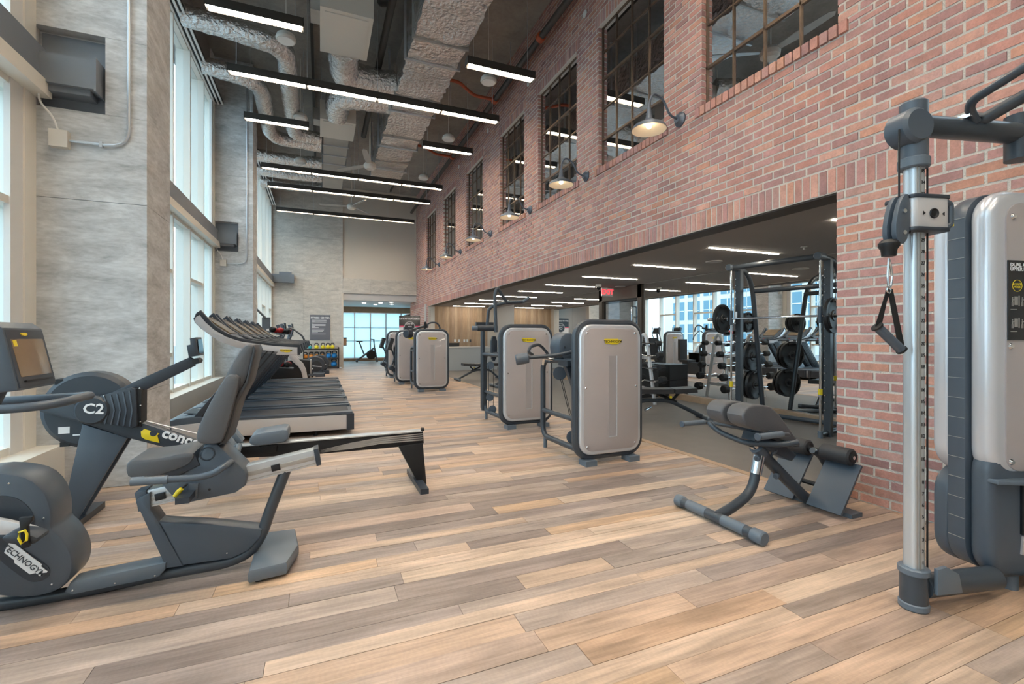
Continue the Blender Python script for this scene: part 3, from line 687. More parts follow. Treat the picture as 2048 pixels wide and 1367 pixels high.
# ---- gooseneck wall lamps
places = [(4.29, 'between the first and second brick windows'), (6.38, 'between the second and third brick windows'), (8.52, 'between the third and fourth brick windows'), (10.87, 'after the fourth brick window'), (13.54, 'after the fifth brick window'), (16.26, 'after the sixth brick window')]
t0 = None
for y, lab in places:
    L_ = 'galvanised gooseneck barn lamp '+lab
    if t0 is None:
        z = 3.86; t0 = thing('gooseneck_lamp', L_, 'lamp', (XW, y, z), 0, 'gooseneck wall lamps')
        part(t0, 'wall_plate', B().lathe([(0, 0), (.085, 0), (.085, .015), (.06, .03), (.045, .06), (0, .06)], (XW, y, z), (-1, 0, 0), 18), 'shade_metal')
        part(t0, 'arm', B().tube([(XW-.05, y, z), (XW-.16, y, z+.02), (XW-.26, y, z+.20), (XW-.40, y, z+.24), (XW-.46, y, z+.12), (XW-.46, y, z-.02)], .013, 10, .11), 'shade_metal')
        part(t0, 'socket', B().lathe([(0, .11), (.022, .11), (.03, .02), (.045, -.04), (0, -.04)], (XW-.46, y, z-.05), (0, 0, 1), 16), 'shade_metal')
        part(t0, 'shade', B().lathe([(.035, 0), (.06, -.02), (.10, -.05), (.175, -.085), (.20, -.13), (.195, -.13), (.165, -.09), (.09, -.06), (.03, -.03)], (XW-.46, y, z-.07), (0, 0, 1), 24), 'shade_metal')
        part(t0, 'reflector', B().lathe([(.028, -.034), (.088, -.064), (.163, -.094), (.193, -.131)], (XW-.46, y, z-.0705), (0, 0, 1), 24), 'shade_inner')
        part(t0, 'bulb', B().ball((XW-.46, y, z-.155), .032), 'bulb')
        continue
    copy_tree(t0, (XW, y, 3.86), None, L_)
# ---- small discs on the upper brick wall
for k, (px_, py_) in enumerate(((1170, 28), (1057, 167), (976, 261), (918, 333))):
    p = onX(px_, py_, XW); single('wall_speaker_disc', B().lathe([(0, 0), (.06, 0), (.06, .012), (0, .02)], p, (-1, 0, 0), 16), 'white_paint', 'small white disc on the upper brick wall between windows', 'detector', tuple(p), 'white discs on the brick wall')
# ================================================================== CARDIO MACHINES
def pline(t, name, pts, Y, r, m, fil=.04, seg=12, sub=None):
    return part(sub or t, name, B().tube([onY(a, c, Y) for a, c in pts], r, seg, fil), m)
def pprism(t, name, pts, Yp, y0, y1, m, bev=.01, it=0, sub=None, label=None):
    P = xz(pts, Yp)
    if it: P = smoothpoly(P, it)
    return part(sub or t, name, B().prism(P, y0, y1, 'y', bev), m, label=label)
def bolt(par, px_, py_, Y, r=.006, m='chrome'):
    p = onY(px_, py_, Y); return part(par, 'bolt', B().lathe([(0, .004), (r*.6, .004), (r, 0), (r, -.003), (0, -.003)], p, (0, -1, 0), 10), m)
# ---- recumbent bike
YB = 2.88
rb = thing('recumbent_bike', 'dark grey recumbent exercise bike with backrest seat, beside the rowing machine', 'exercise bike', (-.8, 3.0, 0))
hous = [(-150, 1060), (-135, 1000), (-95, 958), (-40, 944), (15, 946), (60, 956), (88, 982), (101, 1015), (103, 1045), (101, 1056), (122, 1074), (140, 1102), (146, 1130), (138, 1162), (112, 1184), (60, 1197), (0, 1194), (-60, 1182), (-120, 1140)]
fh = pprism(rb, 'flywheel_housing', hous, YB, YB, 3.10, 'graphite', .018, 1)
pprism(rb, 'housing_recess', [(-40, 1000), (0, 988), (40, 996), (66, 1022), (72, 1050), (40, 1060), (0, 1052), (-40, 1050)], YB, YB-.003, YB+.01, 'graphite_dark', 0, 2, fh)
pprism(rb, 'logo_plate', [(-15, 1075), (12, 1073), (95, 1128), (102, 1142), (96, 1156), (70, 1164), (50, 1158), (-15, 1108)], YB, YB-.003, YB+.01, 'graphite_dark', 0, 2, fh)
d1 = (onY(83, 1143, YB)-onY(20, 1096, YB)).normalized()
bg_ = badge(fh, onY(51, 1119, YB)+Vector((0, -.006, 0)), d1, Vector((-d1.z, 0, d1.x)), .21, 'white', 'text_grey')
for a in ((18, 966), (87, 1036), (104, 1167)): bolt(fh, a[0], a[1], YB)
p = onY(76, 957, 2.98); badge(rb, p+Vector((0, -.02, .004)), (.86, .1, -.45), (-.3, .9, .2), .07, txt=False)
pprism(rb, 'crank_arm', [(-60, 1028), (0, 1036), (70, 1052), (82, 1060), (78, 1070), (60, 1068), (0, 1068), (-60, 1070)], 2.80, 2.79, 2.82, 'silver', .006, 1)
pd = pprism(rb, 'pedal', [(12, 1072), (20, 1063), (50, 1058), (84, 1066), (87, 1074), (72, 1083), (30, 1082)], 2.72, 2.68, 2.78, 'graphite_dark', .01, 1)
pprism(rb, 'pedal_strap', [(40, 1034), (66, 1032), (66, 1040), (57, 1050), (60, 1092), (46, 1096), (42, 1050)], 2.67, 2.66, 2.68, 'black', .002, 0, pd)
b = B(); bp_ = [onY(*q, 2.652) for q in ((38, 1064), (50, 1060), (54, 1068), (53, 1080), (43, 1087), (37, 1076))]
b.tube(bp_, .005, 8, 0, True); part(pd, 'buckle', b, 'yellow')
# base
pline(rb, 'base_tube', [(-90, 1222), (140, 1186), (327, 1146), (454, 1124), (500, 1104), (524, 1068), (540, 1020), (571, 940)], 2.97, .031, 'frame_tube', .12)
cv = pprism(rb, 'base_cover', [(128, 1184), (140, 1165), (160, 1159), (333, 1123), (331, 1138), (318, 1153), (300, 1158), (145, 1189)], 2.92, 2.915, 3.03, 'slate', .012)
for a in ((145, 1180), (230, 1165), (310, 1150)): bolt(cv, a[0], a[1], 2.914)
b = B().prism([(-.345, 2.74), (-.165, 2.77), (-.115, 2.98), (-.145, 3.24), (-.30, 3.25), (-.345, 3.0)], .012, .085, 'z', .018)
part(rb, 'rear_stabiliser', b, 'slate'); part(rb, 'front_stabiliser', B().bb(-1.72, -1.58, 2.70, 3.28, .0, .08, .02), 'graphite_dark')
for x, y in ((-.3, 2.8), (-.2, 3.2)): part(rb, 'levelling_foot', B().cyl((x, y, 0), (x, y, .02), .025, 12), 'rubber')
# body
pprism(rb, 'front_upright', [(272, 1003), (278, 995), (300, 984), (301, 1018), (318, 1043), (366, 1131), (333, 1135)], 2.93, 2.925, 3.045, 'graphite', .004)
sd = pprism(rb, 'body_shroud', [(316, 1043), (345, 1045), (420, 1048), (524, 1058), (521, 1074), (497, 1101), (462, 1117), (364, 1131)], 2.93, 2.93, 3.04, 'graphite', .01)
bolt(sd, 454, 1105, 2.929)
R0, R1 = onY(283, 1001, 2.94), onY(632, 914, 2.94)
dv = (R1-R0).normalized(); nv = Vector((-dv.z, 0, dv.x)); L_ = (R1-R0).length
def rail_box(o0, o1, a0, a1, y0, y1): # along dv, across nv
    q = [R0+dv*o0+nv*a0, R0+dv*o1+nv*a0, R0+dv*o1+nv*a1, R0+dv*o0+nv*a1]; return B().prism([(v.x, v.z) for v in q], y0, y1, 'y', .003)
rl = part(rb, 'seat_rail', rail_box(.02, L_, -.045, .045, 2.94, 3.03), 'alu')
part(rl, 'rail_groove', rail_box(.03, L_-.01, -.012, .012, 2.936, 2.941), 'sheet_metal'); part(rl, 'rail_groove', rail_box(.03, L_-.01, -.035, -.03, 2.936, 2.941), 'sheet_metal')
part(rb, 'rail_end_cap', rail_box(L_-.005, L_+.02, -.05, .05, 2.93, 3.04), 'graphite_dark'); part(rb, 'rail_end_cap', rail_box(-.02, .03, -.05, .05, 2.932, 3.038), 'graphite')
for o in (.06, L_*.72): part(rl, 'stop_block', rail_box(o, o+.045, -.018, .018, 2.928, 2.938), 'black')
# seat carriage
cr = pprism(rb, 'seat_carriage', [(321, 968), (345, 958), (392, 922), (408, 890), (420, 886), (436, 888), (489, 940), (493, 955), (490, 972), (470, 986), (375, 1006), (352, 1002)], 2.87, 2.87, 3.08, 'graphite', .014)
b = B(); c0 = onY(414, 907, 2.868); b.lathe([(.030, 0), (.036, .002), (.036, .006), (.030, .006)], c0+Vector((0, .004, 0)), (0, -1, 0), 24); part(cr, 'pivot_ring', b, 'graphite_dark')
part(cr, 'hole', B().cyl(onY(419, 978, 2.872), onY(419, 978, 2.872)+Vector((0, -.004, 0)), .006, 12), 'black')
pprism(rb, 'carriage_rib', [(377, 966), (397, 966), (395, 996), (377, 999)], 2.86, 2.858, 2.88, 'graphite', .003, 0, cr)
p = onY(464, 913, 2.97); badge(cr, p+Vector((.012, 0, .012)), (0, -1, 0), (-.7, 0, .72), .055, txt=False)
lv = part(rb, 'adjust_lever', B().tube([onY(374, 968, 2.85), onY(362, 978, 2.82)], .005, 8), 'black'); part(lv, 'lever_grip', B().tube([onY(364, 976, 2.82), onY(357, 983, 2.82), onY(349, 992, 2.82)], [.010, .013, .010], 10), 'yellow')
# seat and back
pprism(rb, 'seat_cushion', [(247, 926), (248, 912), (258, 903), (290, 902), (330, 897), (360, 889), (384, 889), (388, 897), (376, 914), (352, 924), (312, 936), (285, 946), (252, 940)], 2.83, 2.85, 3.15, 'upholstery', .022, 1).location.z -= .045
pprism(rb, 'seat_pan', [(292, 942), (330, 930), (376, 912), (388, 905), (400, 930), (345, 958), (305, 955)], 2.86, 2.86, 3.14, 'graphite_dark', .01)
pprism(rb, 'lower_backrest', [(390, 882), (393, 860), (412, 818), (446, 757), (458, 748), (474, 750), (480, 760), (470, 800), (448, 876), (438, 889), (402, 889)], 2.82, 2.82, 3.18, 'upholstery', .02, 1)
pprism(rb, 'upper_backrest', [(446, 762), (462, 728), (482, 696), (494, 687), (507, 690), (509, 702), (492, 766), (470, 800)], 2.87, 2.87, 3.14, 'upholstery', .02, 1)
pprism(rb, 'backrest_shell', [(438, 889), (452, 886), (476, 805), (497, 766), (513, 700), (509, 690), (492, 762), (466, 802), (448, 876)], 2.86, 2.85, 3.16, 'upholstery_dark', .006)
# side hand grips
for sgn, Yg in ((0, 2.74), (1, 3.26)):
    h = part(rb, 'side_handle', B().tube([onY(q[0], q[1], 2.74)+Vector((0, Yg-2.74, 0)) for q in ((263, 962), (335, 958), (395, 955), (428, 946), (446, 934))]+[Vector((onY(452, 932, 2.74).x, 2.87+.21*sgn, onY(452, 936, 2.74).z))], .017, 12, .05), 'graphite')
    part(h, 'grip', B().tube([onY(q[0], q[1], 2.74)+Vector((0, Yg-2.74, 0)) for q in ((262, 962.5), (336, 958.5))], .021, 14), 'slate')
    part(h, 'pulse_sensor', B().tube([onY(q[0], q[1], 2.74)+Vector((0, Yg-2.74, .0125)) for q in ((290, 960.5), (330, 958.5))], .011, 10), 'chrome')
part(rb, 'handle_bracket', B().bb(-.66, -.60, 2.74, 3.26, .47, .50, .006), 'graphite_dark')
# console
Q0, Q1 = onY(37, 781, 2.84), onY(2, 655, 2.84)
cp = [(Q0.x, Q0.z), (Q1.x+.005, Q1.z), (Q1.x-.03, Q1.z+.028), (Q1.x-.09, Q1.z+.02), (Q0.x-.15, Q0.z+.02), (Q0.x-.11, Q0.z-.012)]
cs = part(rb, 'console', B().prism(cp, 2.84, 3.17, 'y', .012), 'graphite')
dz = (Q1-Q0).normalized(); nz = Vector((dz.z, 0, -dz.x))
def face(y0, y1, t0, t1, o0, o1):
    q = [Q0+dz*t0+nz*o0, Q0+dz*t1+nz*o0, Q0+dz*t1+nz*o1, Q0+dz*t0+nz*o1]; return B().prism([(v.x, v.z) for v in q], y0, y1, 'y', .002)
LC = (Q1-Q0).length
part(cs, 'bezel', face(2.85, 3.16, .01, LC-.01, -.002, .006), 'graphite_dark'); part(cs, 'screen', face(2.873, 3.140, .06, LC-.055, .004, .008), 'screen')
part(cs, 'media_shelf', face(2.89, 3.12, .035, .042, .004, .016), 'black'); part(cs, 'screen_tab', face(2.880, 2.91, LC-.09, LC-.06, .008, .009), 'yellow')
badge(cs, Q0+dz*(LC-.032)+nz*.006+Vector((0, .145, 0)), (0, 1, 0), dz, .05, txt=False)
part(rb, 'console_mast', B().tube([(-1.60, 2.99, .55), (-1.52, 2.99, .8), (-1.42, 2.99, 1.06)], .035, 12), 'graphite')
part(rb, 'handlebar', B().tube([(-1.55, 2.80, .965), (-1.22, 2.80, .975), (-1.13, 2.86, .985), (-1.12, 3.0, .99), (-1.13, 3.16, .985), (-1.22, 3.22, .975), (-1.55, 3.22, .965)], .021, 12, .08), 'graphite')
# ---- rowing machine
YR = 4.1
rw = thing('rowing_machine', 'black indoor rowing machine with flywheel cage and tall legs, between bike and treadmills', 'rowing machine', (-.4, YR, 0))
def rp(name, pts, y0, y1, m, bev=.006, it=0, sub=None): return pprism(rw, name, pts, YR, y0, y1, m, bev, it, sub)
fc = onY(182, 818, YR); fl = part(rw, 'flywheel_cage', B().lathe([(0, 0), (.235, 0), (.262, .02), (.262, .13), (.235, .15), (0, .15)], (fc.x, 4.06, fc.z), (0, 1, 0), 40), 'graphite_dark')
for a in (-40, 150, 210): part(fl, 'cage_clip', B().box((fc.x+.262*math.cos(math.radians(90-a)), 4.13, fc.z+.262*math.sin(math.radians(90-a))), (.05, .12, .03), .008), 'black')
part(fl, 'data_label', B().box(onY(128, 860, 4.058), (.06, .002, .045)), 'white'); part(fl, 'data_label', B().box(onY(156, 869, 4.057), (.055, .002, .01)), 'white')
rp('main_beam', [(86, 812), (99, 794), (159, 805), (290, 841), (440, 891), (470, 898), (468, 913), (425, 912), (261, 870), (174, 841), (94, 820)], 4.02, 4.09, 'graphite_dark', .004)
cvr = rp('chain_cover', [(203, 797), (215, 787), (275, 771), (284, 774), (286, 846), (276, 850), (230, 842), (205, 832)], 3.98, 4.03, 'graphite_dark', .008)
for k in range(5): rp('cover_rib', [(222+k*12, 790-k*3.2), (225+k*12, 789-k*3.2), (233+k*11.5, 815), (226+k*12, 842+k*1.2), (223+k*12, 841+k*1.2), (230+k*11.5, 815)], 3.974, 3.985, 'graphite', .001, 0, cvr)
for a in ((208, 791), (279, 776), (281, 810), (280, 843), (113, 808)): bolt(rw, a[0], a[1], 3.976)
hub = part(rw, 'hub_disc', B().lathe([(0, .05), (.085, .05), (.098, .035), (.098, 0), (0, 0)], (onY(187, 819, 4.0).x, 4.015, onY(187, 819, 4.0).z), (0, -1, 0), 30), 'graphite_dark')
text(hub, 'C2', onY(187, 818, 3.963), (1, 0, -.1), (.1, 0, 1), .095, 'white', bold=.002)
rp('drive_shroud', [(278, 772), (293, 776), (292, 848), (284, 846)], 4.0, 4.12, 'black', .003)
rp('monitor_arm', [(200, 798), (285, 757), (384, 713), (392, 717), (394, 730), (300, 776), (215, 803)], 4.03, 4.07, 'graphite_dark', .004)
mo = rp('monitor', [(380, 690), (388, 688), (386, 676), (398, 674), (403, 710), (384, 713)], 4.0, 4.18, 'graphite_dark', .006)
rp('monitor_screen', [(399, 678), (401, 678), (404, 706), (402, 706)], 4.02, 4.16, 'screen_dark', 0, 0, mo)
part(rw, 'monitor_pivot', B().cyl(onY(391, 722, 4.0), onY(391, 722, 4.0)+Vector((0, .12, 0)), .022, 14), 'black')
rp('front_leg', [(174, 844), (262, 871), (152, 1052), (128, 1047)], 4.03, 4.05, 'graphite', .004); rp('front_leg', [(174, 844), (262, 871), (152, 1052), (128, 1047)], 4.15, 4.17, 'graphite', .004)
part(rw, 'front_foot', B().bb(-1.58, -1.51, 3.78, 4.44, 0, .045, .008), 'graphite_dark')
rail = rp('seat_rail', [(430, 895), (480, 890), (844, 860), (846, 884), (800, 891), (640, 905), (470, 914)], 4.06, 4.14, 'black', .003)
rp('rail_top_strip', [(470, 889.5), (842, 858.5), (842, 861), (470, 892)], 4.05, 4.15, 'alu', .001, 0, rail)
for k in range(4): rp('stripe_graphic', [(640, 902-k*1.5), (700, 892-k*3), (760, 882-k*3.4), (843, 876-k*4), (843, 878-k*4), (760, 885-k*3.4), (700, 895-k*3)], 4.055, 4.0595, 'sheet_metal', 0, 0, rail)
rp('rear_leg', [(795, 889), (843, 883), (851, 970), (839, 972)], 4.04, 4.16, 'black', .004)
part(rw, 'rear_foot', B().bb(.76, .83, 3.79, 4.43, 0, .045, .008), 'graphite_dark'); part(rw, 'rail_end_cap', B().tube([onY(842, 858, 4.05), onY(848, 858, 4.05)], .016, 8), 'black')
st_ = pprism(rw, 'seat', [(497, 888), (500, 873), (516, 866), (545, 862), (572, 857), (578, 866), (576, 882), (548, 887), (515, 892)], 3.97, 3.97, 4.23, 'slate', .014, 1)
rp('seat_roller', [(520, 889), (556, 885), (552, 900), (524, 903)], 4.04, 4.16, 'black', .003, 0, st_)
ch = part(rw, 'pull_chain', B().tube([onY(290, 841, 4.1), onY(400, 868, 4.1), onY(456, 884, 4.1)], .005, 6), 'galvanised')
part(rw, 'pull_handle', B().cyl((onY(458, 884, 4.1).x, 3.86, onY(458, 884, 4.1).z), (onY(458, 884, 4.1).x, 4.34, onY(458, 884, 4.1).z), .016, 12), 'black')
for y0 in (3.90, 4.18):
    ft = rp('foot_plate', [(428, 868), (446, 862), (492, 905), (500, 916), (470, 914)], y0, y0+.11, 'graphite_dark', .006)
    rp('foot_strap', [(448, 866), (462, 862), (482, 886), (476, 893)], y0-.01, y0+.12, 'slate', .004, 0, ft)
d1 = (onY(430, 898, 4.02)-onY(330, 867, 4.02)).normalized()
text(rw, 'concept2', onY(382, 882, 4.017), d1, Vector((-d1.z, 0, d1.x)), .10, 'white', bold=.003)
lg = rp('logo_mark', [(290, 858), (297, 853), (306, 856), (314, 860), (326, 862), (322, 866), (326, 880), (312, 877), (298, 873), (291, 868)], 4.014, 4.021, 'yellow', .0005)
part(lg, 'logo_eye', B().lathe([(0, .001), (.022, .001), (.022, 0), (0, 0)], onY(307, 866, 4.0135), (0, -1, 0), 16), 'graphite_dark')
# ---- treadmills
tm = thing('treadmill', 'silver and black treadmill first in the row, beside the rowing machine', 'treadmill', (-.7, 6.92, 0), 0, 'treadmill row by the window')
y0, y1 = 6.50, 7.34; YT = 6.55
for a, c in ((y0, y0+.07), (y1-.07, y1)):
    part(tm, 'side_frame', B().prism([(-1.6, .08), (.33, .07), (.33, .262), (-1.2, .275), (-1.6, .25)], a, c, 'y', .008), 'silver')
    part(tm, 'rear_cap', B().bb(.325, .42, a-.005, c+.005, .06, .275, .015), 'graphite_dark'); part(tm, 'foot_rail', B().bb(-1.25, .40, a+.0, c+.05 if a == y0 else c, .272, .300, .008) if a == y0 else B().bb(-1.25, .40, a-.05, c, .272, .300, .008), 'graphite')
part(tm, 'running_belt', B().bb(-1.25, .36, y0+.12, y1-.12, .20, .285, .02), 'belt'); part(tm, 'deck_base', B().bb(-1.6, .38, y0+.07, y1-.07, .09, .2), 'black'); part(tm, 'rear_roller_cover', B().bb(.34, .41, y0+.07, y1-.07, .08, .272, .02), 'graphite_dark')
hd = part(tm, 'motor_hood', B().prism(smoothpoly([(-1.78, .08), (-1.78, .2), (-1.62, .33), (-1.35, .35), (-1.15, .30), (-1.15, .2), (-1.2, .08)], 1), y0+.01, y1-.01, 'y', .02), 'graphite')
part(hd, 'hood_inset', B().box((-1.42, 6.92, .352), (.22, .4, .006), .002, Matrix.Rotation(.12, 3, 'Y')), 'graphite_dark')
for x in (-1.5, -.05):
    for y in (y0+.1, y1-.1): part(tm, 'levelling_foot', B().cyl((x, y, 0), (x, y, .014), .03, 12).cyl((x, y, .01), (x, y, .1), .01, 8), 'black')
up_ = [(391, 634), (400, 629), (410, 642), (429, 659), (453, 673), (481, 682), (508, 686), (548, 691), (596, 693)]; lo_ = [(595, 709), (548, 709), (508, 703), (469, 693), (437, 681), (408, 661), (389, 643)]
tr_ = [(388, 638), (393, 626), (402, 620), (413, 633), (432, 652), (456, 667), (482, 676), (508, 681), (548, 686), (600, 688), (603, 700), (600, 709), (595, 709), (595, 694)]+up_[::-1][1:]
for a in (y0+.03, y1-.09):
    ar = part(tm, 'handrail_arm', B().prism(xz(up_+lo_, YT), a, a+.06, 'y', .006), 'silver_bevel')
    part(ar, 'arm_trim', B().prism(xz(tr_, YT), a-.006, a+.066, 'y', .003), 'graphite_dark')
    if a < 7: badge(ar, onY(572, 701, a-.001)+Vector((0, -.001, 0)), (1, 0, -.02), (.02, 0, 1), .14)
    up2 = part(tm, 'upright', B().prism([(-.47, 1.11), (-.76, 1.15), (-1.42, .3), (-1.08, .3)], a, a+.055, 'y', .01), 'graphite_dark')
    for k in range(3): part(up2, 'upright_rib', B().prism([(-.53-k*.07, 1.11), (-.55-k*.07, 1.11), (-1.17-k*.08, .31), (-1.15-k*.08, .31)], a-.004, a, 'y'), 'black')
da = part(tm, 'dashboard', B().prism(smoothpoly([(-1.42, 1.50), (-1.36, 1.56), (-1.28, 1.50), (-.92, 1.24), (-.70, 1.19), (-.70, 1.15), (-1.0, 1.16), (-1.3, 1.36)], 1), y0+.08, y1-.08, 'y', .015), 'graphite')
part(da, 'screen', B().box((-1.17, 6.92, 1.435), (.34, .46, .012), .004, Matrix.Rotation(.65, 3, 'Y')), 'screen'); part(da, 'button_bar', B().box((-.88, 6.92, 1.235), (.12, .5, .014), .004, Matrix.Rotation(.35, 3, 'Y')), 'black')
part(da, 'stop_key', B().cyl((-.80, 6.92, 1.21), (-.80, 6.92, 1.225), .025, 14), 'red')
for yy in (6.65, 7.19): part(da, 'cup_holder', B().lathe([(.038, 0), (.045, 0), (.045, .03), (.038, .03)], (-.95, yy, 1.25), (0, 0, 1), 16), 'black')
part(tm, 'front_bar', B().cyl((-.72, y0+.06, 1.16), (-.72, y1-.06, 1.16), .02, 12), 'graphite_dark')
nth = ['second', 'third', 'fourth', 'fifth', 'last']
for k in range(5): copy_tree(tm, (-.7, 6.92+.955*(k+1), 0), 0, 'silver and black treadmill %s in the row counted from the rowing machine' % nth[k])
# ================================================================== STRENGTH MACHINES
def tower(name, label, x0, y, group='weight stack machines'):
    """silver panelled weight stack tower facing the room, with its rear tube frame"""
    x1 = x0+.84; t = thing(name, label, 'gym machine', (x0+.42, y, 0), 0, group)
    rim = rrect(x0+.03, x1-.03, .08, 1.44, .15); part(t, 'rim_tube', B().tube([(a, y+.05, c) for a, c in rim], .034, 10, 0, True), 'frame_tube')
    part(t, 'casing', B().prism(rrect(x0+.03, x1-.03, .08, 1.44, .15), y+.03, y+.13, 'y', .005), 'frame_tube')
    part(t, 'silver_surround', B().prism(rrect(x0+.05, x1-.05, .10, 1.42, .14), y-.012, y+.04, 'y', .02, 3), 'silver_bevel')
    fp = part(t, 'front_panel', B().prism(rrect(x0+.09, x1-.09, .14, 1.38, .105), y-.016, y, 'y', .003), 'panel_face')
    part(fp, 'slot_channel', B().bb(x0+.385, x0+.475, y-.018, y-.006, .28, 1.10), 'panel_slot'); part(fp, 'slot_edge', B().bb(x0+.475, x0+.487, y-.024, y-.006, .28, 1.10, .003).bb(x0+.385, x0+.487, y-.022, y-.006, .268, .28, .003), 'silver_bevel')
    badge(fp, (x0+.43, y-.018, 1.245), (1, 0, 0), (0, 0, 1), .21)
    for a, c in ((.13, 1.33), (.71, 1.33), (.115, .78), (.725, .78), (.13, .19), (.71, .19)): part(fp, 'screw', B().lathe([(0, .006), (.008, .006), (.012, 0), (0, 0)], (x0+a, y-.016, c), (0, -1, 0), 10), 'chrome')
    for a in (.16, .68): part(t, 'foot', B().bb(x0+a-.065, x0+a+.065, y-.05, y+.09, 0, .055, .012), 'slate')
    part(t, 'rear_frame', B().tube([(x0+.12, y+.1, .13), (x0+.10, y+.92, .13), (x0+.10, y+.92, 1.02), (x0+.16, y+.12, 1.04)], .031, 12, .13), 'frame_tube')
    part(t, 'cross_tube', B().tube([(x0+.10, y+.9, .43), (x0+.12, y+.1, .43)], .028, 12), 'frame_tube'); part(t, 'rear_foot', B().cyl((x0+.10, y+.86, 0), (x0+.10, y+.86, .12), .022, 12), 'slate')
    part(t, 'weight_stack', B().bb(x0+.26, x0+.58, y+.14, y+.3, .12, .95, .005), 'plate_black'); part(t, 'guide_rod', B().cyl((x0+.32, y+.22, .1), (x0+.32, y+.22, 1.4), .012, 10).cyl((x0+.52, y+.22, .1), (x0+.52, y+.22, 1.4), .012, 10), 'chrome')
    return t
def pulley(t, c, r, ax=(1, 0, 0)):
    a = Vector(ax); c = Vector(c); return part(t, 'pulley', B().lathe([(0, -.016), (r, -.016), (r, -.008), (r*.86, 0), (r, .008), (r, .016), (0, .016)], c, a, 22), 'graphite')
# M1
m1 = tower('arm_curl_machine', 'silver-panelled weight machine with roller-ended lever arm, opposite the back extension bench', 2.34, 4.0)
arm = part(m1, 'lever_arm', B().tube([(1.98, 4.45, 1.07), (2.35, 4.36, 1.10), (2.62, 4.28, 1.17)], .02, 12, .1), 'frame_tube'); part(arm, 'roller', B().cyl((1.90, 4.48, 1.05), (2.03, 4.43, 1.075), .058, 20, bev=.01), 'graphite')
part(m1, 'hand_loop', B().tube([(2.16, 4.62, 1.10), (2.08, 4.56, 1.13), (2.14, 4.62, 1.19), (2.30, 4.72, 1.21), (2.42, 4.75, 1.10), (2.42, 4.7, 1.0)], .018, 10, .06), 'frame_tube')
part(m1, 'lever_link', B().tube([(2.2, 4.55, 1.07), (2.5, 4.65, 1.02)], .012, 8).tube([(2.3, 4.6, 1.08), (2.34, 4.72, .98)], .014, 8), 'chrome')
pd_ = part(m1, 'elbow_pad', B().prism(smoothpoly([(2.40, 1.06), (2.38, 1.22), (2.43, 1.33), (2.58, 1.34), (2.63, 1.10), (2.60, 1.03)], 1), 4.42, 4.66, 'y', .03), 'graphite'); part(pd_, 'bolt', B().cyl((2.45, 4.418, 1.18), (2.45, 4.41, 1.18), .012, 10), 'chrome')
part(m1, 'seat_strut', B().prism([(2.42, 1.0), (2.50, 1.0), (2.78, .35), (2.70, .35)], 4.35, 4.42, 'y', .006), 'graphite_dark'); part(m1, 'seat_arm', B().bb(2.42, 2.62, 4.3, 4.5, .98, 1.04, .01), 'graphite_dark')
part(m1, 'cam_disc', B().cyl((2.60, 4.25, 1.03), (2.60, 4.31, 1.03), .075, 20, bev=.01), 'slate')
pulley(m1, (2.50, 4.62, .88), .075, (.35, 1, 0)); pulley(m1, (2.55, 4.40, .20), .075, (.5, 1, 0))
part(m1, 'cable', B().tube([(2.50, 4.60, .82), (2.55, 4.42, .32)], .004, 6).tube([(2.53, 4.62, .82), (2.57, 4.42, .32)], .004, 6), 'black'); part(m1, 'cable_hook', B().box((2.555, 4.42, .34), (.03, .03, .09), .006), 'graphite_dark')
# M2
m2 = tower('lat_pulldown_machine', 'silver-panelled weight machine with tall overhead pull bars', 2.31, 6.0)
part(m2, 'overhead_bar', B().tube([(2.42, 6.45, 1.36), (2.40, 6.45, 1.92), (2.44, 6.45, 2.03), (2.62, 6.5, 1.80)], .026, 12, .07), 'frame_tube')
ob = part(m2, 'overhead_bar', B().tube([(2.38, 6.75, 1.38), (2.42, 6.78, 1.72), (2.50, 6.75, 1.78), (2.66, 6.6, 1.82), (2.88, 6.5, 1.83)], .026, 12, .08), 'frame_tube')
part(ob, 'hand_grip', B().tube([(2.87, 6.5, 1.82), (2.97, 6.46, 1.90)], .022, 12), 'slate')
part(m2, 'pivot_beam', B().tube([(2.16, 6.55, 1.42), (2.46, 6.5, 1.42)], .045, 14), 'graphite_dark'); part(m2, 'pivot_cap', B().cyl((2.08, 6.57, 1.42), (2.17, 6.55, 1.42), .035, 14, bev=.008), 'slate')
part(m2, 'rear_post', B().tube([(2.38, 6.92, .13), (2.37, 6.9, 1.42)], .031, 12), 'frame_tube'); part(m2, 'cross_tube', B().tube([(2.38, 6.9, 1.02), (2.44, 6.12, 1.02)], .03, 12), 'frame_tube')
part(m2, 'counterweight', B().prism(smoothpoly([(2.40, 1.38), (2.56, 1.38), (2.56, 1.0), (2.50, .88), (2.42, .98)], 1), 6.3, 6.36, 'y', .01), 'graphite_dark'); part(m2, 'counterweight', B().prism(smoothpoly([(2.40, 1.3), (2.5, 1.3), (2.50, 1.0), (2.45, .9), (2.40, .98)], 1), 6.6, 6.66, 'y', .01), 'graphite_dark')
part(m2, 'monitor', B().box((2.5, 7.2, 1.5), (.3, .05, .06), .01), 'graphite_dark'); part(m2, 'monitor_stem', B().cyl((2.45, 7.2, .13), (2.45, 7.2, 1.48), .02, 10), 'frame_tube'); part(m2, 'stem_link', B().tube([(2.45, 7.2, .13), (2.42, 6.9, .13)], .02, 10), 'frame_tube')
for c in ((2.43, 6.72, .85), (2.42, 6.72, .36), (2.44, 6.66, .18)): pulley(m2, c, .06, (.5, 1, 0))
part(m2, 'cable', B().tube([(2.40, 6.72, .85), (2.40, 6.72, .2)], .004, 6).tube([(2.47, 6.7, .88), (2.47, 6.7, .2)], .004, 6), 'black')
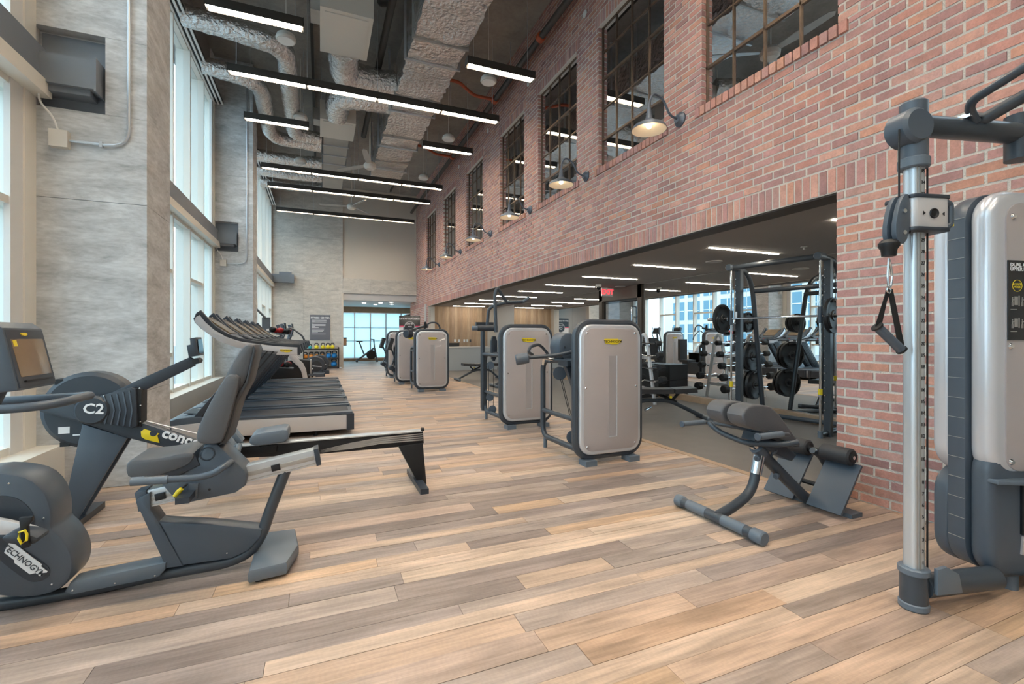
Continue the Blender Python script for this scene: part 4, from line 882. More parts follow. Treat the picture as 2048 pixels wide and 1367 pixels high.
# M3
m3 = tower('chest_press_machine', 'silver-panelled weight machine with curved grips and round counterweight on top, opposite the kettlebell side', 2.02, 10.8)
part(m3, 'press_arm', B().tube([(1.92, 11.1, 1.42), (2.25, 11.2, 1.52), (2.45, 11.3, 1.56)], .03, 12, .1), 'frame_tube'); part(m3, 'counterweight', B().cyl((1.86, 11.0, 1.36), (2.0, 11.1, 1.36), .10, 20, bev=.015), 'graphite_dark'); part(m3, 'counterweight', B().box((1.95, 11.2, 1.42), (.2, .16, .2), .03), 'graphite_dark')
part(m3, 'hand_loop', B().tube([(2.35, 11.2, 1.44), (2.36, 11.2, 1.66), (2.40, 11.2, 1.5)], .028, 10, .03), 'black'); part(m3, 'hand_loop', B().tube([(2.42, 11.3, 1.58), (2.52, 11.3, 1.64), (2.66, 11.3, 1.64), (2.74, 11.3, 1.56), (2.76, 11.3, 1.44)], .02, 10, .06), 'frame_tube')
part(m3, 'cross_tube', B().tube([(2.12, 11.7, .95), (2.14, 10.9, .95)], .03, 12), 'frame_tube'); part(m3, 'backrest', B().bb(2.45, 2.75, 11.95, 12.05, .5, 1.2, .03), 'upholstery_dark'); part(m3, 'seat', B().bb(2.42, 2.78, 11.6, 11.95, .45, .53, .03), 'upholstery_dark'); part(m3, 'seat_post', B().bb(2.55, 2.65, 11.2, 11.95, .08, .45, .01), 'frame_tube')
for i, (x0, y, lab) in enumerate(((1.88, 12.7, 'silver-panelled weight machine fourth in line, with slanted side pad'), (1.92, 14.8, 'silver-panelled weight machine last in line, next to the doorway banner'))):
    t = tower('leg_machine', lab, x0, y)
    part(t, 'side_pad', B().box((x0-.06, y+.6, 1.08), (.10, .3, .34), .03, Matrix.Rotation(.3, 3, 'Y')), 'upholstery_dark'); part(t, 'pad_arm', B().tube([(x0+.10, y+.62, .6), (x0-.05, y+.6, 1.0)], .022, 10), 'frame_tube')
    part(t, 'lower_roller', B().cyl((x0-.06, y+.3, .42), (x0-.06, y+.6, .42), .07, 18, bev=.015), 'graphite_dark'); part(t, 'swing_arm', B().tube([(x0+.1, y+.7, .75), (x0-.06, y+.5, .42), (x0+.06, y+.2, .2)], .022, 10, .08), 'frame_tube')
    part(t, 'backrest', B().bb(x0+.3, x0+.65, y+1.0, y+1.1, .5, 1.25 if i == 0 else 1.1, .03), 'upholstery_dark'); part(t, 'seat', B().bb(x0+.3, x0+.68, y+.6, y+1.0, .45, .54, .03), 'upholstery_dark'); part(t, 'seat_post', B().bb(x0+.42, x0+.52, y+.3, y+.9, .08, .45, .01), 'frame_tube')
# ---- back extension bench
YX = 2.42
be = thing('back_extension_bench', 'black back extension bench with split hip pads, in front of brick pier', 'bench', (3.0, YX, 0))
ff = part(be, 'front_foot_bar', B().cyl((2.54, 2.08, .045), (2.54, 2.76, .045), .036, 16), 'frame_tube')
for a, c in ((2.04, 2.13), (2.73, 2.80)): part(ff, 'end_cap', B().cyl((2.54, a, .045), (2.54, c, .045), .044, 16, bev=.008), 'slate')
for a, c in ((2.18, 2.36), (2.50, 2.68)): part(ff, 'grip_sleeve', B().cyl((2.54, a, .045), (2.54, c, .045), .0375, 16), 'slate')
part(be, 'front_leg', B().tube([(2.54, YX, .05), (2.72, YX, .10), (2.88, YX, .18), (2.97, YX, .50)], .034, 14, .14), 'frame_tube')
part(be, 'leg_sleeve', B().tube([(2.915, YX, .305), (2.960, YX, .465)], .041, 18), 'chrome')
def bx(px_, py_): return onY(px_, py_, YX)
part(be, 'main_beam', B().tube([bx(1514, 897), bx(1565, 950), bx(1615, 1000), bx(1650, 1008)], .042, 14, .12), 'frame_tube')
part(be, 'inner_sleeve', B().tube([bx(1505, 886), bx(1520, 903)], .034, 14), 'chrome'); part(be, 'collar', B().tube([bx(1512, 893), bx(1524, 906)], .05, 16), 'graphite')
part(be, 'rear_foot', B().box((3.55, YX-.06, .015), (.12, .5, .03), .01), 'slate')
for (a, c), (e2, f2) in (((1549, 898), (1543, 910)), ((1513, 917), (1522, 910)), ((1551, 952), (1560, 948))):
    p, q = onY(a, c, YX-.05), onY(e2, f2, YX-.02); part(be, 'adjust_knob', B().cyl(p, q, .010, 10).cyl(p, p+(q-p).normalized()*.03, .022, 14, bev=.005), 'graphite')
def ext(prof, ya, yb, bev): return B().prism(smoothpoly(prof, 1), ya, yb, 'y', bev, 3)
hp = xz([(1456, 808), (1480, 802), (1512, 808), (1552, 862), (1566, 884), (1550, 886), (1510, 858), (1462, 850), (1448, 830)], YX)
hp = [(x-.0, z) for x, z in hp]
for ya, yb in ((2.27, 2.415), (2.45, 2.60)): part(be, 'hip_pad', ext(hp, ya, yb, .03), 'upholstery')
part(be, 'pad_bridge', B().tube([(hp[3][0]-.15, 2.36, .69), (hp[3][0]-.15, 2.50, .69)], .02, 10), 'yellow')
part(be, 'handle_frame', B().tube([bx(1470, 856)+Vector((0, .24, 0)), bx(1474, 872)+Vector((0, .16, 0)), bx(1492, 886), bx(1530, 880)+Vector((0, -.14, 0)), bx(1545, 872)+Vector((0, -.2, 0))], .02, 12, .06), 'frame_tube')
for yy, s in ((2.76, 1), (2.10, -1)):
    gz = .665 if s < 0 else .63
    h = part(be, 'hand_grip', B().tube([(2.56, yy, gz), (2.77, yy, gz)], .020, 14), 'slate'); part(h, 'grip_end', B().cyl((2.545, yy, gz), (2.56, yy, gz), .025, 14, bev=.004), 'graphite'); part(be, 'grip_stub', B().tube([(2.75, yy, gz), (2.84, yy, gz-.01), (2.90, YX, .62)], .015, 10, .03), 'frame_tube')
part(be, 'pad_carriage', B().prism(xz([(1500, 862), (1545, 880), (1580, 905), (1570, 918), (1520, 895), (1495, 878)], YX), 2.36, 2.48, 'y', .01), 'graphite_dark')
part(be, 'ankle_arm', B().tube([bx(1645, 985), bx(1655, 935), bx(1640, 910), bx(1625, 900)], .024, 12, .08), 'frame_tube')
ka = bx(1632, 898)
part(be, 'ankle_axle', B().cyl((ka.x, 2.14, ka.z), (ka.x, 2.70, ka.z), .014, 10), 'chrome')
for a, c in ((2.15, 2.37), (2.47, 2.69)):
    r_ = part(be, 'ankle_roller', B().cyl((ka.x, a, ka.z), (ka.x, c, ka.z), .062, 22, bev=.012), 'upholstery_dark'); part(r_, 'roller_cap', B().cyl((ka.x, a-.006, ka.z), (ka.x, a+.004, ka.z), .035, 16), 'black')
rt = Matrix.Rotation(-.75, 3, 'Y')
for yy in (2.24, 2.60):
    fpl = part(be, 'foot_plate', B().box((3.50, yy, .20), (.40, .25, .018), .006, Matrix.Rotation(-.95, 3, 'Y')), 'graphite')
part(be, 'foot_plate_bracket', B().tube([(3.50, 2.2, .17), (3.50, 2.64, .17)], .018, 10), 'black')
# ---- dual pulley station
dp_ = thing('cable_pulley_station', 'tall dual cable pulley station with numbered silver post and silver weight cabinet', 'cable machine', (2.63, 1.31, 0), math.radians(-14))
def D(x, y, z): return Matrix.Translation((2.63, 1.31, 0)) @ Matrix.Rotation(math.radians(-14), 4, 'Z') @ Vector((x, y, z))
DM = Matrix.Translation((2.63, 1.31, 0)) @ Matrix.Rotation(math.radians(-14), 4, 'Z')
def dpart(name, b, m, sub=None): b.xf(DM); return part(sub or dp_, name, b, m)
post = dpart('guide_post', B().prism(rrect(-.036, .036, -.036, .036, .026, 4), .13, 2.12, 'z'), 'alu')
dpart('post_groove', B().bb(-.012, -.004, -.040, -.03, .14, 2.11), 'sheet_metal', post); dpart('post_groove', B().bb(-.026, -.020, -.038, -.02, .14, 2.11), 'sheet_metal', post)
dpart('base_socket', B().cyl((0, 0, .0), (0, 0, .19), .055, 20), 'frame_tube'); dpart('socket_collar', B().cyl((0, 0, .165), (0, 0, .20), .062, 20, bev=.006), 'slate'); dpart('socket_collar', B().cyl((0, 0, 0), (0, 0, .035), .060, 20, bev=.006), 'slate')
dpart('top_socket', B().cyl((0, 0, 2.13), (0, 0, 2.42), .055, 20, bev=.008), 'graphite'); dpart('top_collar', B().cyl((0, 0, 2.10), (0, 0, 2.15), .062, 20, bev=.006), 'slate')
dpart('top_pulley_housing', B().cyl((-.03, -.06, 2.29), (-.03, .06, 2.29), .085, 24, bev=.015), 'graphite')
dpart('base_arm', B().tube([(.04, 0, .10), (.5, .03, .09)], .055, 16), 'frame_tube'); dpart('base_shoe', B().prism([(.05, .0), (.19, .0), (.17, .09), (.10, .13), (.05, .12)], -.07, -.05, 'y', .004).xf(Matrix.Translation((0, 0, .09))), 'slate')
ta = dpart('top_arm', B().tube([(.04, 0, 2.31), (1.55, .0, 2.31)], .05, 18), 'frame_tube'); dpart('top_arm_joint', B().cyl((.62, 0, 2.18), (.62, 0, 2.40), .06, 18), 'graphite_dark')
dpart('pull_up_bar', B().tube([(.30, -.04, 2.33), (.22, -.06, 2.40), (.24, -.34, 2.47), (.6, -.4, 2.47)], .02, 12, .06), 'frame_tube', ta); dpart('pull_up_bar', B().tube([(.34, -.03, 2.34), (.42, -.3, 2.44), (.8, -.5, 2.5)], .028, 12, .1), 'frame_tube', ta)
dpart('bracket', B().box((.30, -.02, 2.355), (.12, .08, .02), .006), 'chrome', ta)
for k in range(36): text(post, str(k+1), D(.008, -.0375, .23+k*.0544), D(1, 0, 0)-D(0, 0, 0), (0, 0, 1), .024, 'ink', 'numeral', .0008)
cg = dpart('carriage', B().prism(rrect(-.085, .115, -.075, .075, .025, 3), 1.805, 1.945, 'z', .004), 'silver'); dpart('carriage_band', B().prism(rrect(-.09, .12, -.08, .08, .025, 3), 1.790, 1.808, 'z', .004), 'graphite_dark', cg); dpart('carriage_band', B().prism(rrect(-.09, .12, -.08, .08, .025, 3), 1.942, 1.960, 'z', .004), 'graphite_dark', cg)
dpart('pin_hole', B().lathe([(.0, -.001), (.012, -.001), (.022, .006), (.024, 0), (0, 0)], (.02, -.076, 1.870), (0, -1, 0), 18), 'black', cg); dpart('carriage_handle', B().tube([(.115, -.05, 1.812), (.145, -.05, 1.825), (.145, -.05, 1.925), (.115, -.05, 1.938)], .012, 10, .02), 'graphite', cg); dpart('handle_insert', B().bb(.150, .156, -.056, -.044, 1.820, 1.920), 'yellow', cg)
for s in (-1, 1): dpart('carriage_arrow', B().prism([(.02+s*.045, 1.870), (.02+s*.058, 1.880), (.02+s*.058, 1.860)], -.077, -.0755, 'y'), 'ink', cg)
ph = dpart('swivel_pulley', B().prism(smoothpoly([(-.12, 1.960), (-.09, 1.960), (-.085, 1.810), (-.11, 1.730), (-.15, 1.730), (-.17, 1.790), (-.15, 1.900)], 1), -.06, -.035, 'y', .004), 'graphite'); dpart('swivel_pulley', B().prism(smoothpoly([(-.12, 1.960), (-.09, 1.960), (-.085, 1.810), (-.11, 1.730), (-.15, 1.730), (-.17, 1.790), (-.15, 1.900)], 1), -.015, .01, 'y', .004), 'graphite')
for z in (1.880, 1.780): dpart('bolt', B().cyl((-.122, -.066, z), (-.122, -.058, z), .010, 12), 'chrome', ph)
dpart('swivel_bracket', B().bb(-.10, -.075, -.05, .0, 1.780, 1.800).bb(-.10, -.075, -.05, .0, 1.930, 1.950), 'black')
dpart('cable', B().cyl((-.115, -.03, 1.95), (-.115, -.03, 2.27), .004, 8), 'black'); dpart('cable', B().cyl((.052, -.02, .19), (.052, -.02, 2.10), .004, 8), 'black')
dpart('stopper', B().lathe([(0, 0), (.028, 0), (.032, .03), (.042, .045), (.042, .06), (.03, .075), (0, .075)], (-.165, -.025, 1.675), (0, 0, 1), 18), 'black')
hs_ = thing('strap_stirrup', 'black strap handle hanging from a snap hook on the pulley post', 'cable grip', tuple(D(-.19, -.03, 1.30)), 0)
hb = D(-.165, -.025, .09); RV = Vector((CA, -SA, 0))
part(hs_, 'snap_hook', B().tube([hb+Vector((0, 0, 1.575)), hb+Vector((-.008, 0, 1.50)), hb+Vector((-.004, 0, 1.44)), hb+Vector((.014, 0, 1.44)), hb+Vector((.026, 0, 1.49)), hb+Vector((.012, 0, 1.55)), hb+Vector((0, 0, 1.575))], .005, 8, .008), 'chrome')
part(hs_, 'ring', B().tube([hb+Vector((.014*math.cos(a), 0, 1.428+.016*math.sin(a))) for a in [k*math.pi/6 for k in range(12)]], .004, 8, 0, True), 'chrome')
g0, g1 = hb+RV*-.055+Vector((0, 0, 1.345-.09)), hb+RV*.06+Vector((0, 0, 1.235-.09))
part(hs_, 'grip', B().tube([g0, g1], .021, 16), 'graphite'); part(hs_, 'grip_flange', B().tube([g0+(g0-g1).normalized()*.004, g0-(g0-g1).normalized()*.004], .026, 16).tube([g1+(g1-g0).normalized()*.004, g1-(g1-g0).normalized()*.004], .024, 16), 'black')
def strap(a, c, w):
    a, c = Vector(a), Vector(c); d = (c-a).normalized(); s = d.cross(Vector((SA, CA, 0))).normalized(); return [a+s*w, c+s*w, c-s*w, a-s*w]
bs = B()
for q in (strap(hb+Vector((0, 0, 1.43)), g0, .009), strap(hb+Vector((.012, 0, 1.43)), g1+Vector((.01, 0, .0)), .012), strap(hb+Vector((0, .004, 1.43)), g0+Vector((.02, 0, .0)), .008), strap(hb+Vector((.012, .004, 1.43)), g1+Vector((-.01, 0, .01)), .008)):
    v = [bs.b.verts.new(x) for x in q]; v2 = [bs.b.verts.new(x+Vector((.001, .0025, 0))) for x in q]; bs.b.faces.new(v); bs.b.faces.new(v2[::-1])
    for i in range(4): bs.b.faces.new((v[i], v2[i], v2[(i+1) % 4], v[(i+1) % 4]))
part(hs_, 'webbing', bs, 'black', 0)
# weight cabinet
DM = DM @ Matrix.Translation((.05, 0, 0))
def D(x, y, z): return DM @ Vector((x, y, z))
cb = dpart('cabinet_front', B().prism(rrect(.42, 1.14, .58, 2.04, .14), .02, .13, 'y', .05, 4), 'silver_bevel')
dpart('front_panel', B().prism(rrect(.505, 1.055, .62, 1.97, .09), .013, .03, 'y', .003), 'panel_face', cb)
dpart('lower_cabinet', B().prism(rrect(.42, 1.14, .07, .75, .14), .022, .128, 'y', .045, 4), 'graphite', cb)
dpart('shelf_lip', B().prism([(.43, -.005), (.60, -.05), (1.0, -.05), (1.13, -.005), (1.13, .05), (.43, .05)], .565, .585, 'z', .004), 'slate', cb)
dpart('storage_bay', B().bb(.60, 1.0, .012, .05, .30, .55, .01), 'screen_dark', cb); dpart('bay_plate', B().prism([(.60, .20), (.61, .29), (1.0, .29), (.99, .20), (.9, .17), (.7, .17)], .012, .03, 'y', .003), 'panel_face', cb)
rp_ = rrect(.415, 1.145, .075, 2.045, .15)
b = B().prism(rp_, .13, .215, 'y', .003); spine = dpart('cabinet_spine', b, 'graphite')
for k in range(17): dpart('spine_joint', B().bb(.4125, .4155, .134, .212, .24+k*.105, .2425+k*.105), 'sheet_metal', spine)
dpart('cabinet_back', B().prism(rrect(.42, 1.14, .56, 2.04, .15), .215, .30, 'y', .02, 3), 'silver_bevel'); dpart('lower_back', B().prism(rrect(.42, 1.14, .07, .6, .15), .214, .299, 'y', .02, 3), 'graphite')
for x, z in ((.545, 1.90), (.535, .67), (.53, 1.25)): dpart('screw', B().lathe([(0, .008), (.010, .008), (.016, 0), (0, 0)], (x, .012, z), (0, -1, 0), 12), 'chrome', cb)
dpart('cabinet_foot', B().cyl((.62, .08, 0), (.62, .08, .09), .035, 14), 'slate'); dpart('cabinet_foot', B().cyl((.95, .08, 0), (.95, .08, .09), .035, 14), 'slate'); dpart('foot_pedal', B().box((.70, -.05, .03), (.18, .12, .025), .008), 'black'); dpart('pedal_stem', B().tube([(.70, -.03, .03), (.70, .08, .10)], .012, 8), 'black')
dpart('right_post', B().prism(rrect(1.55-.042, 1.55+.042, -.042, .042, .03, 4), .0, 2.42, 'z'), 'alu'); dpart('right_base_arm', B().tube([(1.0, .03, .09), (1.53, 0, .10)], .055, 16), 'frame_tube')
pc = dpart('instruction_placard', B().bb(.508, .90, .008, .014, 1.28, 1.68), 'screen_dark', cb)
rx = D(1, 0, 0)-D(0, 0, 0)
text(pc, 'DUAL ADJUSTABLE PULLEY', D(.52, .0075, 1.657), rx, (0, 0, 1), .026, 'white', align='LEFT', bold=.0004, depth=.0006); text(pc, 'UPPER BODY', D(.52, .0075, 1.635), rx, (0, 0, 1), .026, 'white', align='LEFT', bold=.0004, depth=.0006)
text(pc, 'POWER', D(.562, .0075, 1.560), rx, (0, 0, 1), .015, 'yellow', depth=.0006); text(pc, 'MODE', D(.562, .0075, 1.546), rx, (0, 0, 1), .015, 'yellow', depth=.0006); text(pc, 'ON', D(.67, .0075, 1.572), rx, (0, 0, 1), .014, 'yellow', depth=.0006)
ring = B(); ring.tube([(.562+.029*math.cos(a), .0075, 1.553+.029*math.sin(a)) for a in [k*math.pi/10 for k in range(20)]], .0012, 5, 0, True); dpart('mode_ring', ring, 'yellow', pc)
def picto(x, z, s, fig):
    b = B(); b.bb(x, x+.022*s, .0072, .0085, z-.02*s, z+.025*s); b.bb(x+.026*s, x+.034*s, .0072, .0085, z-.024*s, z+.029*s)
    if fig:
        b.cyl((x-.012*s, .0085, z+.018*s), (x-.012*s, .0072, z+.018*s), .004*s, 8); b.bb(x-.016*s, x-.008*s, .0072, .0085, z-.006*s, z+.013*s); b.bb(x-.018*s, x-.013*s, .0072, .0085, z-.026*s, z-.005*s); b.bb(x-.010*s, x-.006*s, .0072, .0085, z-.026*s, z-.005*s); b.bb(x-.010*s, x+.006*s, .0072, .0085, z+.006*s, z+.010*s)
    return dpart('pictogram', b, 'sheet_metal', pc)
for zz, row in ((1.475, (.545, .605, .675)), (1.365, (.545, .605, .675))):
    for q, xx in enumerate(row): picto(xx, zz, .95, True)
picto(.62, 1.553, 1.1, False)
for xx, zz in ((.522, 1.432), (.522, 1.322), (.655, 1.432), (.655, 1.322)): dpart('caption_line', B().bb(xx, xx+.04, .0072, .0082, zz, zz+.004), 'sheet_metal', pc)
# ================================================================== FREE WEIGHT ROOM
def local(t):
    Mx = Matrix.Translation(t.location) @ Matrix.Rotation(t.rotation_euler.z, 4, 'Z')
    return lambda name, b, m, sub=None, smooth=35: part(sub or t, name, b.xf(Mx), m, smooth)
PLATE = [(.028, -.02), (.06, -.022), (.07, -.012), (.17, -.012), (.185, -.02), (.222, -.02), (.225, 0), (.222, .02), (.185, .02), (.17, .012), (.07, .012), (.06, .022), (.028, .02), (.028, -.02)]
def plate_mesh(b, c, s=1., ax=(0, 1, 0)):
    return b.lathe([(r*s, z) for r, z in PLATE], c, ax, 28)
sm = thing('smith_machine', 'black guided barbell rack with chrome rods, behind the brick pier', 'gym machine', (5.78, 4.53, 0), math.radians(11))
S = local(sm)
for y in (-.60, .60):
    S('guide_rod', B().cyl((0, y, .06), (0, y, 2.30), .015, 14), 'chrome')
    up = S('upright', B().bb(.16, .24, y-.05, y+.03, .0, 2.30, .008), 'frame_tube')
    for k in range(20): S('catch_peg', B().cyl((.10, y-.01, .35+k*.095), (.17, y-.01, .35+k*.095), .006, 6), 'chrome', up)
    S('side_frame', B().tube([(.0, y, 2.32), (.42, y, 2.30), (.58, y, 2.05), (.90, y, .04)], .035, 12, .22), 'frame_tube')
    S('top_knuckle', B().cyl((-.08, y, 2.32), (.08, y, 2.32), .05, 18, bev=.008), 'graphite'); S('base_rail', B().tube([(.0, y, .05), (.9, y, .05)], .035, 12), 'frame_tube')
    S('spring_stop', B().cyl((0, y, .55), (0, y, .63), .026, 14), 'yellow'); S('rod_foot', B().cyl((0, y, .0), (0, y, .09), .03, 14), 'slate'); S('slider', B().cyl((0, y, 1.47), (0, y, 1.68), .028, 14), 'graphite')
    S('bar_hook', B().box((.045, y*.93, 1.62), (.05, .02, .09), .006), 'silver')
    for k, (x, z, s) in enumerate(((.655, 1.52, .72), (.76, .98, 1.05), (.83, .52, 1.05))): S('storage_peg', B().cyl((x, y-.02 if y < 0 else y+.02, z), (x, y-.22 if y < 0 else y+.22, z), .024, 12), 'chrome')
S('top_beam', B().tube([(0, -.60, 2.32), (0, .60, 2.32)], .038, 14), 'frame_tube'); S('rear_beam', B().tube([(.60, -.60, 2.0), (.60, .60, 2.0)], .034, 14), 'frame_tube'); S('rear_base_beam', B().tube([(.88, -.60, .06), (.88, .60, .06)], .034, 14), 'frame_tube')
S('barbell', B().cyl((.0, -.98, 1.56), (.0, .98, 1.56), .014, 14), 'chrome'); S('bar_sleeve', B().cyl((.0, .66, 1.56), (.0, .98, 1.56), .024, 14), 'chrome'); S('bar_sleeve', B().cyl((.0, -.98, 1.56), (.0, -.66, 1.56), .024, 14), 'chrome')
MS = Matrix.Translation(sm.location) @ Matrix.Rotation(sm.rotation_euler.z, 4, 'Z')
def plate(c, s, label, grp=None):
    w = MS @ Vector(c); t = thing('weight_plate', label, 'weight plate', tuple(w), sm.rotation_euler.z, grp or 'black grip weight plates')
    part(t, 'disc', plate_mesh(B(), (0, 0, 0), s), 'plate_black', 35, None, True)
    for k in range(3):
        a = math.radians(90+120*k); part(t, 'grip_bar', B().tube([(.19*s*math.cos(a+d), -.024, .19*s*math.sin(a+d)) for d in (-.45, -.2, 0, .2, .45)], .016*s, 8), 'plate_black', 35, None, True)
for y, n in ((.74, 'window-machine'), (-.74, 'brick pier')): plate((0, y, 1.56), 1., 'black grip weight plate loaded on the barbell end towards the '+('lat pulldown machine' if y > 0 else 'brick pier'))
for y, n in ((.66, 'rack leg far from the brick pier'), (-.66, 'rack leg by the brick pier')):
    for x, z, s, w in ((.655, 1.52, .72, 'top'), (.76, .98, 1.05, 'middle'), (.83, .52, 1.05, 'bottom')):
        for q in range(2): plate((x, y+(.05+.075*q)*(1 if y > 0 else -1), z), s-.04*q, '%s plate on the %s storage peg of the %s' % ('inner' if q == 0 else 'outer', w, n))
# ---- curl bar rack
rk = thing('curl_bar_rack', 'silver A-frame rack holding fixed curl bars in front of mirror', 'rack', (5.4, 7.4, 0))
for x in (4.92, 5.88):
    arch = B().tube([(x, 7.08, .0), (x, 7.30, 1.18), (x, 7.34, 1.30), (x, 7.40, 1.34), (x, 7.46, 1.30), (x, 7.50, 1.18), (x, 7.72, .0)], .035, 10, .05); a = part(rk, 'end_frame', arch, 'silver')
    for z in (.25, .85): part(rk, 'cross_piece', B().bb(x-.02, x+.02, 7.10+z*.18, 7.70-z*.18, z, z+.06), 'silver')
part(rk, 'long_rail', B().bb(4.92, 5.88, 7.37, 7.43, .26, .32), 'silver'); part(rk, 'long_rail', B().bb(4.92, 5.88, 7.37, 7.43, .86, .92), 'silver')
tiers = ['bottom', 'second lowest', 'middle', 'second highest', 'top']; cnt = {}
for s in (-1, 1):
    for k in range(5):
        z = .22+k*.235; y = 7.4+s*(.40-z*.19); r = .085-.008*k
        t = thing('curl_bar', 'chrome curl bar with black heads on the %s tier, side facing the %s' % (tiers[k], 'brick pier' if s < 0 else 'desk'), 'barbell', (5.4, y, z), 0, 'curl bars on the rack')
        pts = [(4.80+1.2*q/10, y, z+(.025 if q in (3, 7) else (-.02 if q in (4, 6) else 0))) for q in range(11)]
        part(t, 'bar', B().tube(pts, .014, 10), 'chrome')
        for xa, xb in ((4.66, 4.80), (6.0, 6.14)): part(t, 'head', B().cyl((xa, y, z), (xb, y, z), r, 8, bev=.015), 'rubber')
        part(t, 'saddle', B().bb(4.90, 4.94, y-.02, y+.02, z-.035, z-.01).bb(5.86, 5.90, y-.02, y+.02, z-.035, z-.01), 'chrome')
for k, z in enumerate((0, .34)):
    single('soft_box', B().box((6.45, 8.2, z+.17), (.5, .5, .335), .03), 'upholstery_dark', ('lower', 'upper')[k]+' black soft box stacked behind the curl bar rack', 'box', (6.45, 8.2, z))
# ---- benches
bn = thing('adjustable_bench', 'black adjustable bench beside the curl bar rack', 'bench', (4.95, 5.78, 0), math.radians(-22), 'adjustable benches')
S = local(bn)
S('back_pad', B().box((-.28, 0, .45), (.82, .28, .07), .025), 'upholstery_dark'); S('seat_pad', B().box((.32, 0, .46), (.34, .30, .07), .025, Matrix.Rotation(-.06, 3, 'Y')), 'upholstery_dark')
S('spine', B().tube([(-.62, 0, .07), (-.35, 0, .30), (.1, 0, .30), (.62, 0, .05)], .032, 12, .12), 'frame_tube'); S('strut', B().tube([(-.1, 0, .41), (.22, 0, .27)], .022, 10), 'black'); S('strut', B().tube([(.25, 0, .41), (.15, 0, .3)], .022, 10), 'black')
S('front_foot', B().cyl((.64, -.25, .04), (.64, .25, .04), .035, 14), 'frame_tube'); S('rear_foot', B().cyl((-.64, -.2, .05), (-.64, .2, .05), .035, 14), 'frame_tube')
for y in (-.24, .24): S('foot_cap', B().cyl((.64, y-.03, .04), (.64, y+.03, .04), .04, 14, bev=.006), 'slate')
S('transport_handle', B().tube([(-.2, -.05, .2), (-.32, -.16, .17)], .02, 10), 'chrome'); S('release_knob', B().cyl((.1, -.05, .36), (.1, -.09, .36), .02, 12), 'yellow')
copy_tree(bn, (4.35, 13.1, 0), math.radians(180), 'black adjustable bench farther toward the reception desk', None)
copy_tree(bn, (4.75, 11.1, 0), math.radians(180), 'black adjustable bench across from the dark door', None)
# ---- desk, chair, wall plates
dk = thing('reception_desk', 'pale grey reception desk before the wood panelled wall', 'desk', (5.4, 17.0, 0))
part(dk, 'front_panel', B().bb(4.15, 6.7, 16.95, 17.0, .0, .86), 'booth'); part(dk, 'worktop', B().bb(4.1, 6.75, 16.93, 17.65, .86, .895, .004), 'grey_wall'); part(dk, 'side_panel', B().bb(4.15, 4.2, 17.0, 17.6, 0, .86), 'booth'); part(dk, 'side_panel', B().bb(6.65, 6.7, 17.0, 17.6, 0, .86), 'booth')
ch = thing('office_chair', 'dark office chair back showing above the reception desk', 'chair', (4.95, 17.9, 0))
part(ch, 'backrest', B().box((4.95, 18.05, .85), (.46, .06, .36), .03), 'upholstery_dark'); part(ch, 'seat', B().box((4.95, 17.85, .48), (.46, .44, .08), .03), 'upholstery_dark'); part(ch, 'column', B().cyl((4.95, 17.85, .1), (4.95, 17.85, .45), .03, 12), 'black'); part(ch, 'back_stem', B().box((4.95, 18.08, .62), (.06, .03, .3), .01), 'black')
for k in range(5):
    a = k*1.2566; part(ch, 'foot_spoke', B().tube([(4.95, 17.85, .1), (4.95+.26*math.cos(a), 17.85+.26*math.sin(a), .04)], .018, 8), 'black')
for k, (px_, py_, m_) in enumerate(((910, 681, 'white'), (918, 681, 'white'), (928.5, 681, 'white'), (934.5, 681, 'white'), (940.5, 681, 'text_grey'))):
    p = onY(px_, py_, 18.355); single('wall_plate', B().box((p.x, 18.35, p.z), (.075, .012, .12), .003), m_, 'white switch plate on the wood panelling' if m_ == 'white' else 'dark grey wall plate at the end of the switch row', 'switch', (p.x, 18.35, p.z), 'switch plates')
# ---- exit sign, dome camera, detectors
p = onY(1214, 584, 9.6); ex = thing('exit_sign', 'red and white exit sign hanging from the low ceiling by the dark door', 'sign', (p.x, 9.6, p.z))
part(ex, 'panel', B().bb(p.x-.16, p.x+.16, 9.58, 9.62, p.z-.10, p.z+.10, .006), 'white'); part(ex, 'stem', B().cyl((p.x, 9.6, p.z+.1), (p.x, 9.6, 2.5), .012, 8), 'white'); text(ex, 'EXIT', (p.x, 9.577, p.z), (1, 0, 0), (0, 0, 1), .17, 'exit_red', bold=.004)
p = onZ(1197, 574, 2.44); dc = thing('dome_camera', 'small white dome security camera on the low ceiling beside the exit sign', 'camera', (p.x, p.y, 2.4)); part(dc, 'mount', B().cyl((p.x, p.y, 2.45), (p.x, p.y, 2.5), .07, 16), 'white_paint'); part(dc, 'lens_ball', B().ball((p.x, p.y, 2.43), .055), 'screen_dark')
for k, (px_, py_, lab) in enumerate(((1240, 573, 'round white ceiling speaker by the exit sign'), (1428, 523, 'round white ceiling speaker between two strip lights by the rack'), (1608, 494, 'small sprinkler head in the low ceiling above the guided barbell rack'))):
    p = onZ(px_, py_, 2.495); b = B().lathe([(0, 0), (.13, 0), (.12, -.012), (0, -.016)], (p.x, p.y, 2.5), (0, 0, 1), 20) if k < 2 else B().lathe([(0, 0), (.04, 0), (.04, -.006), (.012, -.01), (.012, -.035), (.03, -.04), (0, -.045)], (p.x, p.y, 2.5), (0, 0, 1), 14)
    single('ceiling_speaker' if k < 2 else 'ceiling_sprinkler', b, 'grey_wall', lab, 'speaker' if k < 2 else 'sprinkler', (p.x, p.y, 2.48))
